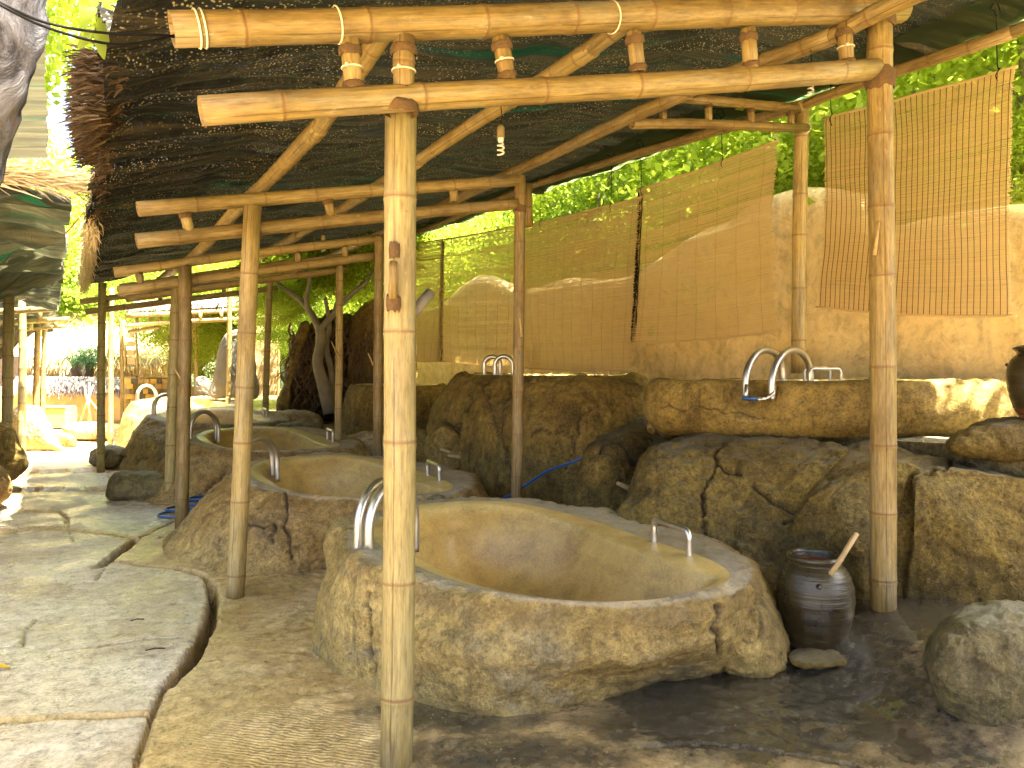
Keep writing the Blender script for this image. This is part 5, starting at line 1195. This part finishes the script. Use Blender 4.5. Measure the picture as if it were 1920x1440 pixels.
S_ = rng.uniform(0, 1, n); xx = -3.2 + 3.4 * S_
o = blades('thatch_roll', np.stack([xx, 6.9 + rng.normal(0, .05, n), 2.95 + rng.normal(0, .03, n)], -1), (lambda D: D / np.linalg.norm(D, axis=1)[:, None])(np.stack([np.ones(n), rng.normal(0, .3, n), rng.normal(0, .25, n)], -1)), rng.uniform(.1, .3, n), .006, MT['thatch'], sl, .05); o['kind'] = 'stuff'
V_, F_, g_ = sweep([W(168, 385, 7.6), W(120, 440, 7.9), W(80, 465, 8.2), W(0, 468, 8.2)], .009, 6, smoothp=5); MB().add(V_, F_, g_).build('wire', MT['yellow'], sl)
# far shelter
sf = thing('bamboo_shelter', 'farthest low bamboo shelter with ladder-like eaves across the end of the row', 'shelter', (1, 18, 0))
for (x0, y0, x1, y1, d0, d1, r) in ((235, 592, 600, 575, 15, 17, .05), (235, 612, 470, 590, 15, 16.5, .045), (330, 603, 600, 590, 15.5, 17, .05), (240, 622, 300, 614, 16, 16, .04)):
    bl_('beam', W(x0, y0, d0), W(x1, y1, d1), r, par=sf)
for x, y0, y1 in ((257, 590, 610), (283, 588, 608), (300, 586, 606), (376, 586, 600), (415, 583, 598)): bl_('strut', W(x, y1, 15.6), W(x, y0, 15.6), .035, par=sf)
for (xt, yt, xb, yb, d, r) in ((210, 540, 207, 838, 14.6, .05), (227, 600, 229, 815, 16.5, .042), (430, 530, 428, 792, 15.0, .048), (366, 560, 368, 770, 17, .05), (523, 600, 522, 760, 16.5, .03)):
    bl_('post', W(xb, yb, d), W(xt, yt, d), r, par=sf)
A_ = [W(235, 585, 15), W(610, 566, 17), W(560, 545, 20), W(260, 572, 19)]
def thatch_slab(name, quad, th, mat, parent, n, L=(.15, .4), wid=.012, dr=.1, bmat=None):
    q = [np.array(tuple(x)) for x in quad]
    u = rng.uniform(0, 1, (n, 1)); v = rng.uniform(0, 1, (n, 1)); P = (q[0] * (1 - u) + q[1] * u) * (1 - v) + (q[3] * (1 - u) + q[2] * u) * v
    P[:, 2] += rng.uniform(0, th, n)
    dn = (q[0] + q[1] - q[2] - q[3]) / 2; dn /= np.linalg.norm(dn); D = dn + rng.normal(0, .18, (n, 3)); D /= np.linalg.norm(D, axis=1)[:, None]
    o = blades(name, P, D, rng.uniform(*L, n), wid, mat, parent, dr); o['kind'] = 'stuff'
    V = np.array([q[0], q[1], q[2], q[3]] + [x + np.array([0, 0, th * .8]) for x in q]); mk('roof_bed', V, [(3, 2, 1, 0), (4, 5, 6, 7), (0, 1, 5, 4), (1, 2, 6, 5), (2, 3, 7, 6), (3, 0, 4, 7)], bmat or mat, parent, False, {'gc': np.full((8, 3), .6)})
thatch_slab('thatch', A_, .12, MT['thatch_purple'], sf, 2500)
# thatched hut
hut = thing('thatched_hut', 'sunlit hut with low straw roof and dark timber posts at the far left', 'hut', tuple(G(180, 770)))
thatch_slab('thatch', [W(-60, 686, 23), W(330, 690, 23), W(330, 600, 28), W(-60, 596, 28)], .35, MT['thatch'], hut, 9000, (.3, .8), .02)
for (x0, x1, y0, y1, d, mt) in ((137, 150, 672, 800, 22.4, 'wood_dark'), (164, 172, 672, 800, 22.4, 'wood_dark'), (20, 37, 668, 800, 21.5, 'wood_dark'), (-40, 6, 600, 800, 21.5, 'wood_dark')):
    c = (W(x0, y0, d) + W(x1, y1, d)) / 2; sz = ((x1 - x0) * d / F, .2, (y1 - y0) * d / F); V_, F_ = box_vf(c, sz, -YAW); mk('timber_post', V_, F_, MT[mt], hut, False)
c = W(158, 692, 22.6); V_, F_ = box_vf(c, (.24, .08, .75), -YAW); mk('door_panel', V_, F_, MT['wood_grey'], hut, False)
c = W(160, 765, 22.9); V_, F_ = box_vf(c, (.3, .08, 1.2), -YAW); mk('lower_panel', V_, F_, MT['panel'], hut, False)
c = W(150, 715, 27); V_, F_ = box_vf(c, (7.5, .3, 1.6), -YAW); mk('wall', V_, F_, MT['rock_white'], hut, False)
# shaggy fern on the roof
pl = thing('roof_fern', 'grey-green shaggy fern growing over the straw eave', 'plant', tuple(W(168, 672, 22)))
n = 900; cpt = np.array(W(168, 668, 22.2)); B_ = cpt + rng.normal(0, 1, (n, 3)) * np.array([.33, .2, .14]); D = rng.normal(0, 1, (n, 3)); D /= np.linalg.norm(D, axis=1)[:, None]
blades('fronds', B_, D, rng.uniform(.08, .25, n), .012, MT['leaf_dark'], pl, .4)
# ladder-like side frame
ld = thing('wooden_rack', 'tall wooden rack with dark slots leaning at the straw hut', 'rack', tuple(W(242, 690, 19)))
for y in (608, 624, 640, 656, 672): 
    c = W(243 + (y - 640) * .06, y + 5, 19); V_, F_ = box_vf(c, (.24, .05, .13), -YAW); mk('board', V_, F_, MT['panel'], ld, False)
for x in (232, 254): V_, F_, g_ = sweep([W(x, 600, 18.95), W(x + 4, 690, 18.95)], .03, 8); MB().add(V_, F_, g_).build('side_rail', MT['bamboo_far'], ld)
# thatch-capped garden wall
gw = thing('garden_wall', 'low clay garden wall with purple-grey thatch capping at the far left', 'wall', tuple(G(160, 778)))
c = W(190, 757, 21); V_, F_ = box_vf(c, (5.4, .35, .95), -YAW); bevelled(mk('wall', V_, F_, MT['clay'], gw, False), .04)
thatch_slab('thatch_cap', [W(30, 731, 20.7), W(330, 735, 20.7), W(330, 714, 21.3), W(30, 712, 21.3)], .12, MT['thatch_purple'], gw, 3500, (.2, .4), .015, .2)
# patchwork wall of blocks
pw = thing('block_wall', 'patchwork wall of ochre and grey blocks at the far end of the row', 'wall', tuple(W(275, 765, 18)))
cols = [MT['clay_y'], MT['clay'], MT['slate'], MT['clay_y'], MT['rock_ochre'], MT['wood_grey']]
bk = {}
for r_ in range(6):
    x = 236 + (r_ % 2) * 4
    while x < 345:
        w = random.choice((10, 12, 14)); x1 = min(x + w, 347); y = 710 + r_ * 9.6
        c = W((x + x1) / 2, y + 4.8, 18 + random.uniform(-.02, .02)); V_, F_ = box_vf(c, ((x1 - x) * 18 / F - .012, .12, 9.6 * 18 / F - .012), -YAW)
        mk('block', V_, F_, random.choice(cols), pw, False); x = x1
c = W(291, 737, 18.12); V_, F_ = box_vf(c, (1.42, .1, .74), -YAW); mk('mortar', V_, F_, MT['clay'], pw, False)
# yellow trough, teepee of sticks, benches
tr_ = thing('clay_trough', 'bright yellow clay trough with grey rim under the thatch-capped wall', 'trough', tuple(W(108, 800, 19)))
c = W(106, 782, 19); V_, F_ = box_vf(c, (.75, .5, .48), -YAW); bevelled(mk('trough_body', V_, F_, MT['clay_y'], tr_, False), .03)
c = W(105, 763, 18.95); V_, F_ = box_vf(c, (.72, .46, .05), -YAW); bevelled(mk('rim', V_, F_, MT['wood_grey'], tr_, False), .01)
tp = thing('stick_tripod', 'tripod of pale peeled sticks standing in front of the garden wall', 'tripod', tuple(W(165, 795, 18.5)))
for (x0, y0, x1, y1) in ((149, 794, 175, 722), (172, 796, 158, 722), (166, 792, 168, 718), (190, 778, 163, 742)):
    V_, F_, g_ = sweep([W(x0, y0, 18.5), W(x1, y1, 18.6)], [.022, .016], 8); MB().add(V_, F_, g_).build('stick', MT['wood'], tp)
puff('boulder', [(10, 850), (15, 790), (25, 768), (60, 762), (82, 768), (95, 800), (108, 828), (125, 845), (100, 852), (50, 855)], 14.2, .5, .6, MT['rock_white'], 'blazing white sunlit rock beside the far path', amp=.05, seed=50, N=50, M=100)
puff('boulder', [(100, 828), (105, 815), (125, 812), (142, 820), (143, 838), (120, 840)], 14.6, .2, .3, MT['rock_ochre'], 'small orange rock right of the blazing white rock', amp=.02, seed=51, N=30, M=60)
puff('boulder', [(118, 805), (130, 797), (170, 793), (210, 796), (212, 818), (180, 826), (140, 822)], 16, .4, .8, MT['rock_white'], 'flat pale ledge in the sun in front of the stick tripod', amp=.03, seed=52, N=40, M=80)
# stone slabs, vine rock, vine wall in the middle distance
puff('standing_stone', [(393, 740), (405, 680), (415, 640), (428, 622), (455, 620), (470, 640), (474, 700), (474, 742), (430, 746)], 15.2, .12, .15, MT['slate'], 'tall grey leaning slab between the far posts', 'stone', power=4, amp=.03, seed=53, N=50, M=90)
puff('standing_stone', [(436, 745), (445, 700), (455, 668), (475, 660), (482, 700), (482, 745)], 14.8, .1, .15, MT['slate'], 'smaller bluish grey slab leaning in front of the tall grey slab', 'stone', power=4, amp=.02, seed=54, N=40, M=70)
puff('boulder', [(366, 742), (366, 712), (380, 706), (393, 716), (394, 742), (380, 748)], 16, .25, .3, MT['slate'], 'rounded grey boulder left of the tall grey slab', amp=.03, seed=55, N=40, M=70)
hp = hang('woven_panel', [(473, 600), (521, 592), (519, 742), (472, 742)], 15.8, MT['panel'], 'tan woven screen panel hanging behind the far posts', 'screen', .01, 30, 50)
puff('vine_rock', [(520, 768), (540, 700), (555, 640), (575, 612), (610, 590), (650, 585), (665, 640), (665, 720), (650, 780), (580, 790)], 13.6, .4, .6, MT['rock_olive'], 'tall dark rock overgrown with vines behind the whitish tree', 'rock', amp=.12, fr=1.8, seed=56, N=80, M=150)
puff('clay_fin', [(520, 770), (535, 710), (552, 640), (565, 605), (580, 610), (565, 660), (548, 730), (535, 775)], 13.1, .1, .15, MT['rock_ochre'], 'narrow ochre clay buttress left of the vine-covered rock', 'rock', amp=.03, seed=57, N=50, M=90)
puff('clay_fin', [(645, 800), (650, 700), (655, 610), (680, 575), (720, 560), (770, 560), (780, 700), (770, 800)], 13.2, .15, .3, MT['rock_ochre'], 'clay wall end covered in thin bare vines', 'wall', power=5, amp=.05, seed=58, N=60, M=120)
vn = thing('vine_mat', 'tangled dry vines over the dark rock behind the whitish tree', 'vines', tuple(W(600, 780, 13)))
m = MB(); rs = random.Random(3)
for k in range(150):
    x, y = rs.uniform(540, 655), rs.uniform(600, 720); pts = []; dx = rs.uniform(-3, 3)
    for q in range(7): pts.append(W(x, y, 13.1 + rs.uniform(-.12, .1))); x += dx + rs.uniform(-7, 7); y += rs.uniform(4, 14)
    V_, F_, g_ = sweep(pts, rs.choice((.008, .012, .018)), 4, cap=False, smoothp=2); m.add(V_, F_, g_)
m.build('vine', MT['bark'], vn)['kind'] = 'stuff'
m = MB()
for k in range(60):
    x, y = rs.uniform(655, 705), rs.uniform(590, 700); pts = []
    for q in range(6): pts.append(W(x, y, 13.0)); x += rs.uniform(-6, 6); y += rs.uniform(4, 14)
    V_, F_, g_ = sweep(pts, .007, 4, cap=False, smoothp=2); m.add(V_, F_, g_)
m.build('wall_vine', MT['bark'], vn)['kind'] = 'stuff'
# whitish tree
wt = thing('whitish_tree', 'slender whitish tree with forking limbs above the raised tub', 'tree', tuple(W(618, 770, 12.6)))
m = MB()
def limb(pts, rr): V_, F_, g_ = sweep([W(x, y, 12.6 + dz) for x, y, dz in pts], rr, 9, smoothp=5); m.add(V_, F_, g_)
limb([(620, 775, 0), (606, 720, 0), (596, 680, 0), (602, 640, 0), (600, 612, 0)], [.12, .10, .09, .085, .08])
limb([(602, 625, 0), (585, 590, .1), (560, 560, .2), (525, 535, .3), (500, 505, .4)], [.07, .055, .05, .035, .02])
limb([(600, 618, 0), (575, 570, 0), (580, 520, -.2), (560, 480, -.3)], [.05, .04, .03, .02])
limb([(603, 615, 0), (625, 590, 0), (650, 560, 0), (690, 525, 0), (720, 480, 0)], [.06, .05, .045, .03, .02])
limb([(625, 590, 0), (640, 540, .2), (632, 500, .3), (650, 460, .3)], [.04, .035, .025, .015])
limb([(625, 775, .3), (622, 700, .3), (612, 650, .3), (618, 610, .3), (610, 560, .3)], [.06, .05, .05, .04, .03])
m.build('trunk', MT['bark_pale'], wt)
for (x, y, sc_) in ((560, 470, .55), (690, 450, .6), (640, 430, .6), (520, 560, .3)):
    c = bpy.data.objects.new('crown', CM[0]); C.objects.link(c); c.parent = wt; c.location = W(x, y, 13.4) - W(618, 770, 12.6); c.scale = (sc_,) * 3
# bushes seen under the far roof
for i, (x, y, d, sc_, lb) in enumerate(((415, 640, 18, .55, 'bright leafy bush behind the tall grey slab'), (360, 600, 20, .6, 'leafy bush behind the far bamboo ladder eaves'), (545, 600, 15, .4, 'leafy shrub hanging over the ochre buttress'), (470, 560, 19, .7, 'leafy bush above the tan woven screen'))):
    b_ = thing('bush', lb, 'bush', tuple(W(x, y + 60, d))); c = bpy.data.objects.new('foliage', CM[[0, 1, 1, 0][i]]); C.objects.link(c); c.parent = b_; c.location = W(x, y, d) - W(x, y + 60, d); c.scale = (sc_,) * 3
    V_, F_, g_ = sweep([W(x, y + 100, d), W(x, y, d)], [.05, .02], 7); MB().add(V_, F_, g_).build('stem', MT['bark'], b_)
# shrubs on top of the wall
for i, (x, y, p) in enumerate(((1490, 340, 7.0), (1900, 330, 6.9))):
    o0 = XP(x, y, p); b_ = thing('bush', ('light green shrub spilling over the wall top beside the wall-side post', 'light green shrub over the wall at the right edge')[i], 'bush', (o0.x, o0.y, 1.5))
    c = bpy.data.objects.new('foliage', CM[0]); C.objects.link(c); c.parent = b_; c.location = (0, 0, o0.z - 1.5); c.scale = (.33,) * 3
    V_, F_, g_ = sweep([Vector((o0.x, o0.y, .5)), o0], [.05, .02], 7); MB().add(V_, F_, g_).build('stem', MT['bark'], b_)
